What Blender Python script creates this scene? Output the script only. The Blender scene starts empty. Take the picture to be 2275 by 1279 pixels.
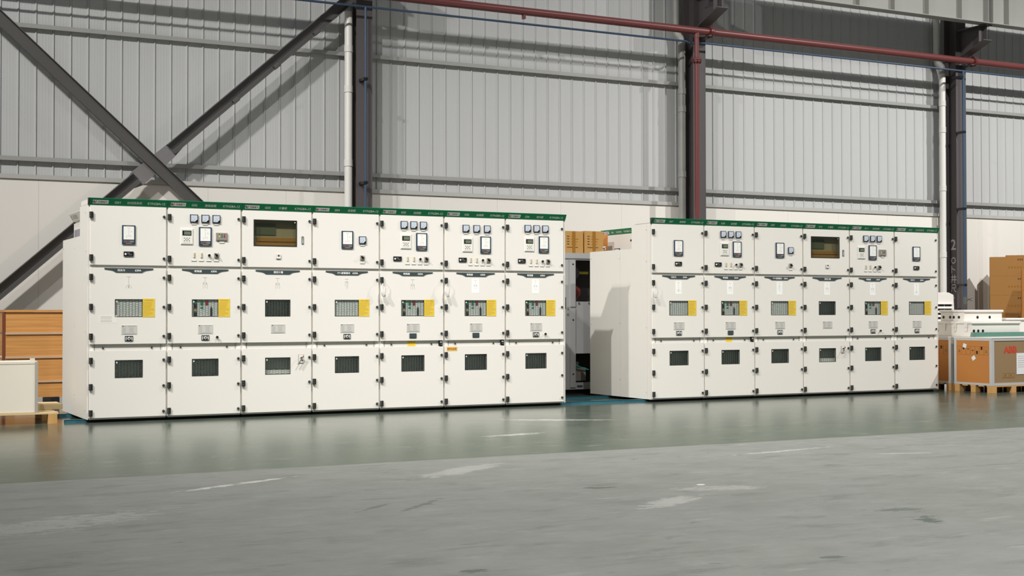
import bpy, bmesh, math, random
from mathutils import Vector, Matrix
random.seed(7)
sc = bpy.context.scene
COL = sc.collection

# ------------------------------------------------------------------ camera
cam_d = bpy.data.cameras.new('camera')
cam = bpy.data.objects.new('camera', cam_d); COL.objects.link(cam)
YAW, PITCH, ROLL, FPX = -0.47744, 0.01721, -0.00125, 3053.5
_c, _s = math.cos(YAW), math.sin(YAW)
_right = Vector((_c, _s, 0)); _fw0 = Vector((-_s, _c, 0)); _up0 = Vector((0, 0, 1))
_fw = _fw0*math.cos(PITCH) + _up0*math.sin(PITCH); _up = _up0*math.cos(PITCH) - _fw0*math.sin(PITCH)
_R = _right*math.cos(ROLL) + _up*math.sin(ROLL); _U = _up*math.cos(ROLL) - _right*math.sin(ROLL)
cam.matrix_world = Matrix(((_R.x, _U.x, -_fw.x, -2.6227), (_R.y, _U.y, -_fw.y, -14.5248), (_R.z, _U.z, -_fw.z, 1.1333), (0, 0, 0, 1)))
cam_d.sensor_fit = 'HORIZONTAL'; cam_d.sensor_width = 36.0; cam_d.lens = 36.0*FPX/2275.0
cam_d.clip_end = 200
sc.camera = cam

# ------------------------------------------------------------------ world, lamps, exposure
w = bpy.data.worlds.new('hall_ambient'); sc.world = w; w.use_nodes = True
w.node_tree.nodes['Background'].inputs[0].default_value = (0.95, 0.98, 1.0, 1)
w.node_tree.nodes['Background'].inputs[1].default_value = 0.16
sc.view_settings.view_transform = 'Standard'; sc.view_settings.look = 'None'
sc.view_settings.gamma = 1.0; sc.view_settings.use_curve_mapping = False
sc.view_settings.exposure = -0.08

def overhead_spot(x, y, z, power, cone=150, blend=0.5, col=(1.0, 0.978, 0.955), size=0.12, aim=None):
    d = bpy.data.lights.new('overhead_spot_light', 'SPOT'); d.energy = power; d.color = col
    d.spot_size = math.radians(cone); d.spot_blend = blend; d.shadow_soft_size = size
    o = bpy.data.objects.new('overhead_spot_light', d); COL.objects.link(o); o.location = (x, y, z)
    if aim: o.rotation_euler = (Vector(aim)-Vector((x, y, z))).to_track_quat('-Z', 'Y').to_euler()
    return o
overhead_spot(-3.7, -7.0, 13.1, 7700, cone=64, blend=1.0, aim=(7.0, 0.0, 0.5))
overhead_spot(-8.2, -5.6, 11.9, 4800, cone=86, blend=1.0, aim=(6.0, 0.5, 1.0))
overhead_spot(-8.9, -5.6, 11.9, 5400, cone=64, blend=1.0, aim=(-2.0, 3.0, 2.0))  # extra lamp added beside the previous one to brighten the left end
overhead_spot(4.8, -6.3, 11.9, 7800, cone=84, blend=0.8)
overhead_spot(12.4, -6.3, 11.9, 3300, cone=84, blend=1.0, aim=(14.5, 4.5, 3.0))
overhead_spot(20.0, -6.3, 11.9, 8000)
for x_ in (-4.0, 2.0, 8.0): overhead_spot(x_, -16.0, 11.9, 5200, cone=84, blend=0.9)  # invented front row of lamps, added to brighten the near floor

# ------------------------------------------------------------------ materials
def lin(c):
    return tuple(((v/255.0)/12.92 if v/255.0 <= 0.04045 else (((v/255.0)+0.055)/1.055)**2.4) for v in c)
MATS = {}
def mat(name, rgb, rough=0.5, metal=0.0, spec=0.5, var=0.0, vscale=3.0, bump=0.0, bscale=40.0, stretch=(1, 1, 1), srgb=True):
    m = bpy.data.materials.new(name); m.use_nodes = True
    nt = m.node_tree; b = nt.nodes['Principled BSDF']
    c = lin(rgb) if srgb else rgb
    b.inputs['Base Color'].default_value = (*c, 1)
    b.inputs['Roughness'].default_value = rough; b.inputs['Metallic'].default_value = metal
    b.inputs['Specular IOR Level'].default_value = spec
    if var or bump:
        tc = nt.nodes.new('ShaderNodeTexCoord'); mp = nt.nodes.new('ShaderNodeMapping'); mp.inputs['Scale'].default_value = stretch
        nt.links.new(tc.outputs['Object'], mp.inputs['Vector'])
    if var:
        n = nt.nodes.new('ShaderNodeTexNoise'); n.inputs['Scale'].default_value = vscale; n.inputs['Detail'].default_value = 5
        nt.links.new(mp.outputs[0], n.inputs['Vector'])
        mx = nt.nodes.new('ShaderNodeMix'); mx.data_type = 'RGBA'
        mx.inputs['A'].default_value = (*[max(0, v*(1-var)) for v in c], 1); mx.inputs['B'].default_value = (*[min(1, v*(1+var)) for v in c], 1)
        nt.links.new(n.outputs['Fac'], mx.inputs['Factor']); nt.links.new(mx.outputs['Result'], b.inputs['Base Color'])
    if bump:
        n2 = nt.nodes.new('ShaderNodeTexNoise'); n2.inputs['Scale'].default_value = bscale; n2.inputs['Detail'].default_value = 4
        nt.links.new(mp.outputs[0], n2.inputs['Vector'])
        bp = nt.nodes.new('ShaderNodeBump'); bp.inputs['Strength'].default_value = bump; bp.inputs['Distance'].default_value = 0.01
        nt.links.new(n2.outputs['Fac'], bp.inputs['Height']); nt.links.new(bp.outputs[0], b.inputs['Normal'])
    MATS[name] = m
    return m
def glassmat(name, tint, refl=0.06, rough=0.03):
    m = bpy.data.materials.new(name); m.use_nodes = True; nt = m.node_tree
    for n in list(nt.nodes):
        if n.type != 'OUTPUT_MATERIAL': nt.nodes.remove(n)
    out = [n for n in nt.nodes if n.type == 'OUTPUT_MATERIAL'][0]
    t = nt.nodes.new('ShaderNodeBsdfTransparent'); t.inputs[0].default_value = (*tint, 1)
    g = nt.nodes.new('ShaderNodeBsdfGlossy'); g.inputs['Roughness'].default_value = rough
    lw = nt.nodes.new('ShaderNodeLayerWeight'); lw.inputs['Blend'].default_value = 0.5
    pw = nt.nodes.new('ShaderNodeMath'); pw.operation = 'POWER'; pw.inputs[1].default_value = 5.0; nt.links.new(lw.outputs['Facing'], pw.inputs[0])
    f = nt.nodes.new('ShaderNodeMath'); f.operation = 'MULTIPLY_ADD'; f.inputs[1].default_value = 0.9; f.inputs[2].default_value = refl; nt.links.new(pw.outputs[0], f.inputs[0])
    mx = nt.nodes.new('ShaderNodeMixShader')
    nt.links.new(f.outputs[0], mx.inputs[0]); nt.links.new(t.outputs[0], mx.inputs[1]); nt.links.new(g.outputs[0], mx.inputs[2])
    nt.links.new(mx.outputs[0], out.inputs['Surface']); MATS[name] = m
    return m
M = MATS
mat('cabinet_paint', (231, 227, 218), 0.42, var=0.02, vscale=1.5)
mat('cabinet_inside', (150, 152, 146), 0.6)
mat('channel_grey', (176, 176, 170), 0.5)
mat('dark_slit', (40, 40, 40), 0.7)
mat('sign_green', (10, 132, 84), 0.38, var=0.05)
mat('slate_plate', (60, 72, 74), 0.45)
mat('white_print', (248, 248, 243), 0.5)
mat('hinge_black', (42, 44, 44), 0.4)
mat('hinge_grey', (92, 94, 90), 0.4)
mat('lock_black', (24, 24, 24), 0.35)
mat('chrome', (200, 200, 198), 0.22, metal=1.0)
mat('meter_rim', (34, 40, 62), 0.35)
mat('meter_face', (196, 206, 216), 0.25)
mat('black', (18, 18, 22), 0.4)
mat('device_blue', (42, 58, 76), 0.4)
mat('screen_white', (240, 240, 234), 0.35)
mat('print_grey', (120, 120, 118), 0.6)
mat('line_red', (222, 172, 164), 0.6)
mat('line_grey', (176, 174, 168), 0.6)
mat('plate_print', (166, 165, 160), 0.6)
mat('print_dark', (60, 60, 58), 0.6)
mat('print_red', (200, 60, 56), 0.6)
mat('lcd_green', (112, 122, 104), 0.2)
mat('relay_cream', (232, 229, 220), 0.45)
mat('device_grey', (142, 136, 130), 0.45)
mat('lamp_yellow', (206, 196, 70), 0.4)
mat('button_green', (20, 140, 86), 0.4)
mat('button_red', (178, 28, 48), 0.4)
mat('teal', (60, 168, 164), 0.4)
mat('gold', (196, 176, 120), 0.4)
mat('label_white', (234, 231, 222), 0.45)
mat('detail_grey_label_shadow', (176, 170, 160), 0.5)
mat('sticker_yellow', (224, 194, 72), 0.5, var=0.04)
mat('sticker_print', (202, 166, 50), 0.6)
mat('nameplate', (216, 214, 206), 0.32, metal=0.2)
mat('mesh_wire', (104, 107, 102), 0.5)
mat('breaker_white', (246, 244, 238), 0.45)
mat('bakelite', (190, 146, 74), 0.5)
mat('inner_green', (150, 158, 147), 0.5)
mat('olive_board', (182, 178, 154), 0.5)
mat('device_green', (108, 122, 104), 0.5)
mat('orange_note', (232, 176, 74), 0.6)
mat('logo_red', (206, 72, 66), 0.5)
mat('base_gap_black', (16, 20, 22), 0.6)
glassmat('clear_pane', (0.95, 0.97, 0.96), refl=0.04)
glassmat('smoked_pane', (0.78, 0.77, 0.70), refl=0.05)
glassmat('poly_film', (0.9, 0.93, 0.93), rough=0.12)
mat('cladding', (185, 186, 185), 0.45, var=0.05, vscale=1.2, stretch=(3, 1, 0.25))
mat('wall_white', (225, 221, 213), 0.6, var=0.03, vscale=1.2)
mat('girt_grey', (158, 158, 154), 0.5, metal=0.1, var=0.08, vscale=4)
mat('column_grey', (80, 75, 75), 0.55, var=0.12, vscale=2.0, stretch=(2, 2, 0.5))
mat('brace_grey', (84, 82, 80), 0.5, var=0.1, vscale=3)
mat('gusset_grey', (118, 116, 116), 0.5)
mat('strip_shade_paint', (206, 204, 197), 0.45)  # cabinet white darkened, shade of the recessed strip put into the colour
mat('card_brown', (158, 112, 54), 0.75, var=0.06, vscale=2)
mat('card_amber', (172, 112, 50), 0.75, var=0.06, vscale=2)
mat('insulator_red', (112, 42, 40), 0.4)
mat('beam_grey', (150, 150, 144), 0.5, var=0.06)
mat('pipe_red', (108, 56, 54), 0.35, var=0.1, vscale=2)
mat('pipe_blue', (56, 76, 100), 0.4, var=0.1)
mat('pvc_white', (214, 212, 206), 0.4, var=0.05, vscale=2)
mat('pvc_stained_shaded', (150, 150, 144), 0.45, var=0.4, vscale=2.2)  # real stains, plus shade mixed into the grey base
mat('chalk', (172, 164, 160), 0.9)
mat('rail_blue', (44, 104, 118), 0.45, var=0.15, vscale=6)
mat('crate_wood', (206, 148, 82), 0.6, var=0.5, vscale=3.0, stretch=(0.35, 1, 13), bump=0.15, bscale=6)
mat('crate_rail', (206, 176, 146), 0.6, var=0.1)
mat('crate_post', (120, 62, 34), 0.6, var=0.2, stretch=(8, 8, 1))
mat('pale_wood', (222, 196, 150), 0.65, var=0.12, vscale=3, stretch=(1, 6, 6))
mat('block_wood', (206, 158, 96), 0.7, var=0.15, vscale=5)
mat('box_cream', (240, 232, 214), 0.6, var=0.03)
mat('card_gold', (180, 138, 74), 0.75, var=0.06, vscale=2)
mat('card_orange', (196, 128, 62), 0.75, var=0.08, vscale=2)
mat('card_dull', (152, 124, 88), 0.75, var=0.06, vscale=2)
mat('card_print', (96, 62, 24), 0.8)
mat('tape_brown', (150, 104, 36), 0.3)
mat('edge_metal', (204, 205, 202), 0.4, metal=0.15, var=0.08)
mat('abb_red', (206, 62, 36), 0.6)
mat('paper_white', (236, 236, 236), 0.7)
mat('plastic_white', (232, 228, 220), 0.4, var=0.02)
mat('glass_green', (92, 136, 122), 0.12, var=0.1)
mat('grey_cabinet', (164, 164, 163), 0.5, var=0.04, stretch=(6, 6, 0.6))
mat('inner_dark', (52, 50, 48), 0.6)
mat('bag_white', (220, 217, 210), 0.35)
mat('slot_purple', (74, 66, 104), 0.4)
mat('copper', (170, 96, 40), 0.35, metal=0.6)

# ------------------------------------------------------------------ mesh helpers
_TXT = {}
def text2d(s, off=None):
    """unit height outline of a line of lettering, centred: (verts2d, faces, width)"""
    key = (s, off)
    if key in _TXT: return _TXT[key]
    c = bpy.data.curves.new('lettering', 'FONT'); c.body = s; c.resolution_u = 2; c.offset = off if off is not None else 0.0 if '离' in s else 0.014
    o = bpy.data.objects.new('lettering', c); COL.objects.link(o)
    dg = bpy.context.evaluated_depsgraph_get()
    me = bpy.data.meshes.new_from_object(o.evaluated_get(dg))
    v = [(p.co.x, p.co.y) for p in me.vertices]; f = [tuple(p.vertices) for p in me.polygons]
    bpy.data.objects.remove(o); bpy.data.curves.remove(c); bpy.data.meshes.remove(me)
    x0 = min(a for a, _ in v); x1 = max(a for a, _ in v); y0 = min(b for _, b in v); y1 = max(b for _, b in v)
    h = y1-y0; v = [((a-(x0+x1)/2)/h, (b-(y0+y1)/2)/h) for a, b in v]
    _TXT[key] = (v, f, (x1-x0)/h)
    return _TXT[key]

class MB:
    def __init__(s): s.v = []; s.f = []; s.m = []; s.mats = []
    def mi(s, m):
        if m not in s.mats: s.mats.append(m)
        return s.mats.index(m)
    def add(s, vs, fs, m, X=None):
        o = len(s.v); k = s.mi(m)
        if X is not None: vs = [tuple(X @ Vector(p)) for p in vs]
        s.v += vs
        for f in fs: s.f.append(tuple(i+o for i in f)); s.m.append(k)
        return s
    def box(s, x0, x1, y0, y1, z0, z1, m, X=None):
        vs = [(x, y, z) for x in (x0, x1) for y in (y0, y1) for z in (z0, z1)]
        fs = [(0, 1, 3, 2), (4, 6, 7, 5), (0, 4, 5, 1), (2, 3, 7, 6), (0, 2, 6, 4), (1, 5, 7, 3)]
        return s.add(vs, fs, m, X)
    def prism(s, poly, a0, a1, m, axis='y', X=None):
        """poly in the two axes other than `axis` (xz for y, yz for x, xy for z)"""
        n = len(poly)
        def P(p, a): return {'y': (p[0], a, p[1]), 'x': (a, p[0], p[1]), 'z': (p[0], p[1], a)}[axis]
        vs = [P(p, a0) for p in poly] + [P(p, a1) for p in poly]
        fs = [tuple(range(n)), tuple(range(2*n-1, n-1, -1))] + [(i, i+n, (i+1) % n+n, (i+1) % n) for i in range(n)]
        return s.add(vs, fs, m, X)
    def cyl(s, p0, p1, r, m, seg=16, r1=None, cap=True):
        p0 = Vector(p0); p1 = Vector(p1); d = (p1-p0).normalized(); r1 = r if r1 is None else r1
        a = d.orthogonal().normalized(); b = d.cross(a)
        vs = []
        for p, rr in ((p0, r), (p1, r1)):
            for i in range(seg):
                t = 2*math.pi*i/seg; vs.append(tuple(p+a*rr*math.cos(t)+b*rr*math.sin(t)))
        fs = [(i, (i+1) % seg, (i+1) % seg+seg, i+seg) for i in range(seg)]
        if cap: fs += [tuple(range(seg-1, -1, -1)), tuple(range(seg, 2*seg))]
        return s.add(vs, fs, m)
    def tube(s, pts, r, m, seg=12):
        pts = [Vector(p) for p in pts]; vs = []; n = len(pts); ref = None
        for i, p in enumerate(pts):
            d = ((pts[min(i+1, n-1)]-p).normalized() + (p-pts[max(i-1, 0)]).normalized()).normalized()
            if ref is None: ref = d.orthogonal().normalized()
            ref = (ref - d*ref.dot(d)).normalized(); b = d.cross(ref)
            rr = r[i] if isinstance(r, (list, tuple)) else r
            vs += [tuple(p+ref*rr*math.cos(2*math.pi*k/seg)+b*rr*math.sin(2*math.pi*k/seg)) for k in range(seg)]
        fs = []
        for i in range(n-1):
            fs += [(i*seg+k, i*seg+(k+1) % seg, (i+1)*seg+(k+1) % seg, (i+1)*seg+k) for k in range(seg)]
        fs += [tuple(range(seg-1, -1, -1)), tuple(range((n-1)*seg, n*seg))]
        return s.add(vs, fs, m)
    def holed(s, x0, x1, z0, z1, h, y0, y1, m):
        """plate between y0 (front) and y1 with one rectangular hole h = (hx0, hx1, hz0, hz1)"""
        a, b, c, d = h
        O = [(x0, z0), (x1, z0), (x1, z1), (x0, z1)]; I = [(a, c), (b, c), (b, d), (a, d)]
        vs = [(p[0], y, p[1]) for y in (y0, y1) for p in O+I]
        fs = []
        for i in range(4):
            j = (i+1) % 4
            fs += [(i, j, j+4, i+4), (8+j, 8+i, 12+i, 12+j), (i, 8+i, 8+j, j), (4+j, 12+j, 12+i, 4+i)]
        return s.add(vs, fs, m)
    def text(s, t, cx, cz, y, h, m, w=None, slope=0.0, z0=0.0, X=None, off=None):
        v, f, wd = text2d(t, off); sx = h if w is None else w/wd
        vs = [(cx+a*sx, y+slope*(cz+b*h-z0), cz+b*h) for a, b in v]
        return s.add(vs, f, m, X)
    def mesh(s, name):
        me = bpy.data.meshes.new(name); me.from_pydata(s.v, [], s.f)
        for m in s.mats: me.materials.append(M[m])
        me.polygons.foreach_set('material_index', s.m); me.update()
        bm = bmesh.new(); bm.from_mesh(me); bmesh.ops.recalc_face_normals(bm, faces=[f for f in bm.faces if len(f.link_faces) if True] if False else [f for f in bm.faces if any(len(e.link_faces) > 1 for e in f.edges)])
        bm.to_mesh(me); bm.free()
        return me
    def build(s, name, parent=None, loc=(0, 0, 0), rot=(0, 0, 0), bevel=0, smooth=False):
        return place(name, s.mesh(name), parent, loc, rot, bevel, smooth)
def place(name, me, parent=None, loc=(0, 0, 0), rot=(0, 0, 0), bevel=0, smooth=False):
    o = bpy.data.objects.new(name, me); COL.objects.link(o); o.location = loc; o.rotation_euler = rot
    if parent: o.parent = parent
    if bevel:
        b = o.modifiers.new('edge', 'BEVEL'); b.width = bevel; b.segments = 2; b.limit_method = 'ANGLE'; b.angle_limit = math.radians(40)
    if smooth:
        me.polygons.foreach_set('use_smooth', [True]*len(me.polygons)); me.set_sharp_from_angle(angle=math.radians(35))
    return o
def tag(o, label, cat, group=None):
    o['label'] = label; o['category'] = cat
    if group: o['group'] = group
    return o
def thing(name, loc, label, cat, group=None, rz=0.0):
    o = bpy.data.objects.new(name, None); COL.objects.link(o); o.location = loc; o.rotation_euler = (0, 0, rz)
    o.empty_display_size = 0.2
    return tag(o, label, cat, group)
def struct(o): o['kind'] = 'structure'; return o
def plabel(o, t): o['label'] = t; return o

# ------------------------------------------------------------------ setting: floor
def floor_material():
    m = bpy.data.materials.new('epoxy_floor'); m.use_nodes = True; nt = m.node_tree; N = nt.nodes; L = nt.links
    b = N['Principled BSDF']; geo = N.new('ShaderNodeNewGeometry')
    sep = N.new('ShaderNodeSeparateXYZ'); L.new(geo.outputs['Position'], sep.inputs[0])
    def math_(op, a, c=None, clamp=False):
        n = N.new('ShaderNodeMath'); n.operation = op; n.use_clamp = clamp
        for i, v in enumerate((a, c)):
            if v is None: continue
            if isinstance(v, (int, float)): n.inputs[i].default_value = v
            else: L.new(v, n.inputs[i])
        return n.outputs[0]
    def noise(scale, detail=5, rough=0.6, st=(1, 1, 1)):
        mp = N.new('ShaderNodeMapping'); mp.inputs['Scale'].default_value = st; L.new(geo.outputs['Position'], mp.inputs[0])
        n = N.new('ShaderNodeTexNoise'); n.inputs['Scale'].default_value = scale; n.inputs['Detail'].default_value = detail; n.inputs['Roughness'].default_value = rough
        L.new(mp.outputs[0], n.inputs['Vector']); return n.outputs['Fac']
    def ramp(v, a, c):
        n = N.new('ShaderNodeMapRange'); n.inputs['From Min'].default_value = a; n.inputs['From Max'].default_value = c; L.new(v, n.inputs['Value']); return n.outputs[0]
    def mix(f, A, B):
        n = N.new('ShaderNodeMix'); n.data_type = 'RGBA'
        if isinstance(f, (int, float)): n.inputs['Factor'].default_value = f
        else: L.new(f, n.inputs['Factor'])
        for k, v in (('A', A), ('B', B)):
            if isinstance(v, tuple): n.inputs[k].default_value = (*v, 1)
            else: L.new(v, n.inputs[k])
        return n.outputs['Result']
    big = noise(0.55); mid = noise(2.2, 6, 0.65); fine = noise(9, 5, 0.7, (0.6, 1.2, 1)); sc1 = noise(3.1, 8, 0.75, (0.5, 1.6, 1)); sc2 = noise(5.3, 6, 0.7, (0.45, 1.3, 1))
    # the shiny green coat near the wall, the worn grey aisle in front
    edge = math_('ADD', sep.outputs['Y'], math_('MULTIPLY', math_('SUBTRACT', mid, 0.5), 0.05))
    coat = ramp(edge, -4.90, -4.86)
    green = mix(ramp(mid, 0.3, 0.7), lin((62, 71, 62)), lin((75, 83, 73)))
    grey = mix(ramp(mid, 0.3, 0.7), lin((104, 106, 101)), lin((115, 117, 112)))
    grey = mix(math_('MULTIPLY', ramp(big, 0.42, 0.66), 0.5), grey, lin((114, 115, 112)))
    c = mix(coat, grey, green)
    c = mix(math_('MULTIPLY', ramp(sc1, 0.53, 0.70), 0.6), c, lin((72, 78, 72)))
    c = mix(math_('MULTIPLY', ramp(sc2, 0.58, 0.74), 0.6), c, lin((132, 133, 128)))
    c = mix(math_('MULTIPLY', ramp(fine, 0.4, 0.65), 0.10), c, lin((80, 84, 79)))
    c = mix(math_('MULTIPLY', ramp(noise(7.0, 4, 0.6, (0.5, 1.3, 1)), 0.66, 0.72), 0.55), c, lin((70, 78, 72)))
    c = mix(math_('MULTIPLY', ramp(noise(4.0, 3, 0.5, (0.35, 2.2, 1)), 0.68, 0.76), 0.4), c, lin((150, 151, 146)))
    # single marks on the floor: (x, y, half length, half width, angle, colour, strength, raggedness)
    W = lin((176, 176, 170)); D = lin((58, 68, 62)); P = lin((142, 142, 138))
    marks = [(-0.05, -5.62, 0.46, 0.035, 0.45, W, .6, .8), (2.0, -7.66, 0.33, 0.10, 0.46, P, .7, .6), (2.62, -7.28, 0.32, 0.11, -0.25, P, .5, .7),
             (2.62, -7.08, 0.035, 0.03, 0.3, W, 1, .1), (4.45, -1.95, 0.55, 0.10, -0.5, W, .5, .8), (3.24, -3.26, 0.32, 0.07, 0.2, W, .5, .8),
             (2.85, -8.9, 0.13, 0.07, 0.9, D, .7, 1.1), (2.95, -8.55, 0.16, 0.06, -0.4, D, .5, 1.2), (1.95, -6.9, 0.10, 0.05, -0.3, D, .6, .6),
             (3.6, -9.35, 0.22, 0.07, -0.3, D, .55, .8), (1.6, -9.55, 0.07, 0.03, -0.2, D, .6, .6), (0.62, -7.1, 0.28, 0.03, 0.75, D, .5, .6), (0.35, -7.05, 0.2, 0.025, 0.7, D, .45, .6),
             (0.0, -9.1, 0.09, 0.04, 0.0, D, .6, .6), (4.5, -5.6, 0.5, 0.035, 0.15, W, .4, .9), (1.6, -5.6, 0.5, 0.12, 0.6, P, .6, .6), (5.2, -6.2, 0.25, 0.015, -.3, W, .6, .4), (-1.55, -6.9, 0.75, 0.22, 0.35, P, .45, .9)]
    ragn = noise(11, 9, 0.75, (0.7, 1.4, 1))
    for x, y, a, bw, ang, colr, st, rag in marks:
        ca, sa = math.cos(ang), math.sin(ang)
        dx = math_('SUBTRACT', sep.outputs['X'], x); dy = math_('SUBTRACT', sep.outputs['Y'], y)
        u = math_('MULTIPLY', math_('ADD', math_('MULTIPLY', dx, ca), math_('MULTIPLY', dy, sa)), 1/a)
        v = math_('MULTIPLY', math_('SUBTRACT', math_('MULTIPLY', dy, ca), math_('MULTIPLY', dx, sa)), 1/bw)
        r = math_('ADD', math_('MULTIPLY', u, u), math_('MULTIPLY', v, v))
        r = math_('ADD', r, math_('MULTIPLY', math_('SUBTRACT', ragn, 0.5), rag*12))
        c = mix(math_('MULTIPLY', ramp(r, 1.0, 0.55), st), c, colr)
    L.new(c, b.inputs['Base Color'])
    rg = math_('ADD', math_('ADD', math_('MULTIPLY', mid, 0.09), 0.09), ramp(sep.outputs['Y'], 0.0, -28.0))
    rgrey = math_('ADD', math_('MULTIPLY', fine, 0.15), 0.50)
    n = N.new('ShaderNodeMix'); L.new(coat, n.inputs[0]); L.new(rgrey, n.inputs[2]); L.new(rg, n.inputs[3]); L.new(n.outputs[0], b.inputs['Roughness'])
    sp = N.new('ShaderNodeMix'); L.new(coat, sp.inputs[0]); sp.inputs[2].default_value = 0.08; L.new(math_('ADD', math_('MULTIPLY', ramp(math_('ADD', sep.outputs['Y'], math_('MULTIPLY', math_('SUBTRACT', big, 0.5), 2.0)), -3.6, 0.3), 0.28), 0.05), sp.inputs[3]); L.new(sp.outputs[0], b.inputs['Specular IOR Level'])
    bp = N.new('ShaderNodeBump'); bp.inputs['Strength'].default_value = 0.05; bp.inputs['Distance'].default_value = 0.01
    L.new(math_('ADD', math_('MULTIPLY', big, 2.0), math_('MULTIPLY', mid, 0.35)), bp.inputs['Height']); L.new(bp.outputs[0], b.inputs['Normal'])
    MATS['epoxy_floor'] = m
floor_material()
struct(MB().box(-9, 26, -20, 5.1, -0.2, 0.0, 'epoxy_floor').build('floor'))

# ------------------------------------------------------------------ setting: wall
CX = [-1.235, 4.765, 10.775, 16.735, 22.72]         # column centre lines
mb = MB()
seams = [-0.04+0.2285*k for k in range(-26, 21)] + [5.15+0.2275*k for k in range(25)] + [11.38+0.2205*k for k in range(25)] + [17.08+0.2170*k for k in range(30)]
seams.sort()
prof = [(-7.0, 4.96)]
for s_ in seams:
    prof += [(s_-0.016, 4.96), (s_-0.010, 4.945), (s_+0.004, 4.945), (s_+0.006, 4.966), (s_+0.012, 4.966), (s_+0.014, 4.96)]
    for q in (0.075, 0.115, 0.155):                     # shallow stiffening beads
        prof += [(s_+q-0.007, 4.96), (s_+q, 4.9588), (s_+q+0.007, 4.96)]
prof = sorted(prof, key=lambda p: p[0]); prof.append((24.0, 4.96))
n = len(prof)
vs = [(x, y, 2.9) for x, y in prof]+[(x, y, 9.5) for x, y in prof]
mb.add(vs, [(i, i+1, i+1+n, i+n) for i in range(n-1)], 'cladding')
mb.box(-7, 24, 4.99, 5.03, 2.9, 9.5, 'cladding')
struct(mb.build('wall_back'))
mb = MB()
js = [-7+0.0] + [0.219+1.155*k for k in range(-6, 21)] + [24.0]
for a, b in zip(js[:-1], js[1:]):
    mb.box(a+0.0013, b-0.0013, 4.87, 5.03, 0.0, 2.94, 'wall_white')
mb.box(-7, 24, 4.873, 5.02, 0.0, 2.935, 'channel_grey')
struct(mb.build('wall_base'))
mb = MB()
for a, b in zip(CX[:-1], CX[1:]):
    mb.box(a+0.13, b-0.13, 4.85, 4.94, 2.945, 2.985, 'girt_grey'); mb.box(a+0.13, b-0.13, 4.845, 4.8495, 2.925, 2.985, 'channel_grey')
struct(mb.build('trim_1'))

# girts: cold formed C rails, one per bay and height
bays = ['left bay with the cross brace', 'middle bay over the cabinet gap', 'right bay over the short row', 'bay beyond the right column']
for zc, hn in ((5.0, 'upper'), (3.20, 'lower')):
    for (a, b), bn in zip(zip(CX[:-1], CX[1:]), bays):
        mb = MB(); h = 0.029
        mb.box(a+0.13, b-0.13, 4.885, 4.937, zc-0.003, zc+0.003, 'girt_grey')
        mb.box(a+0.13, b-0.13, 4.881, 4.885, zc-h, zc+h, 'girt_grey')
        mb.box(a+0.13, b-0.13, 4.885, 4.90, zc+h-0.004, zc+h, 'girt_grey'); mb.box(a+0.13, b-0.13, 4.885, 4.90, zc-h, zc-h+0.004, 'girt_grey')
        tag(mb.build('wall_girt'), f'{hn} grey steel girt along the wall in the {bn}', 'steel rail', 'horizontal wall girts')

# columns
def column(cx, label, corbel=True, chalk=False):
    t = thing('steel_column', (cx, 4.65, 0), label, 'column', 'dark steel wall columns')
    mb = MB()
    mb.box(-0.125, 0.125, -0.15, -0.138, 0.012, 9.5, 'column_grey'); mb.box(-0.125, 0.125, 0.138, 0.15, 0.012, 9.5, 'column_grey')
    mb.box(-0.005, 0.005, -0.138, 0.138, 0.012, 9.5, 'column_grey')
    mb.build('shaft', t)
    mb = MB(); mb.box(-0.16, 0.16, -0.18, 0.18, 0.0, 0.014, 'column_grey')
    for sx in (-1, 1):
        for sy in (-0.09, 0.09): mb.cyl((sx*0.145, sy, 0.01), (sx*0.145, sy, 0.04), 0.012, 'column_grey', 8)
    mb.build('base_plate', t)
    if corbel:
        mb = MB()
        mb.prism([(-0.15, 5.87), (-0.80, 6.12), (-0.80, 6.39), (-0.15, 6.39)], -0.006, 0.006, 'column_grey', 'x')
        mb.prism([(-0.15, 5.855), (-0.82, 6.112), (-0.82, 6.125), (-0.15, 5.87)], -0.11, 0.11, 'column_grey', 'x')
        mb.box(-0.11, 0.11, -0.82, -0.15, 6.385, 6.40, 'column_grey')
        mb.box(-0.10, 0.10, -0.70, -0.69, 6.10, 6.39, 'column_grey')
        mb.build('corbel', t)
    if chalk:
        X = Matrix.Translation((-0.0065, 0.0, 0)) @ Matrix.Rotation(math.radians(-90), 4, 'Z')
        mb = MB()
        for ch, zc, hh, ww in (('2', 2.39, 0.20, 0.13), ('O', 2.09, 0.13, 0.12), ('卜', 1.92, 0.15, 0.11), ('井', 1.74, 0.16, 0.15), ('尺', 1.56, 0.16, 0.14), ('\\', 1.41, 0.08, 0.06)):
            mb.text(ch, -0.062, zc, 0.0, hh, 'chalk', w=ww, X=X)
        plabel(mb.build('chalk_writing', t), 'faint white chalk writing running down the column')
    return t
column(CX[1], 'dark steel column behind the long row, with a blue pipe drop')
column(CX[2], 'dark steel column with the red pipe running down it')
column(CX[3], 'dark steel column at right with chalk writing down its side', chalk=True)

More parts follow.
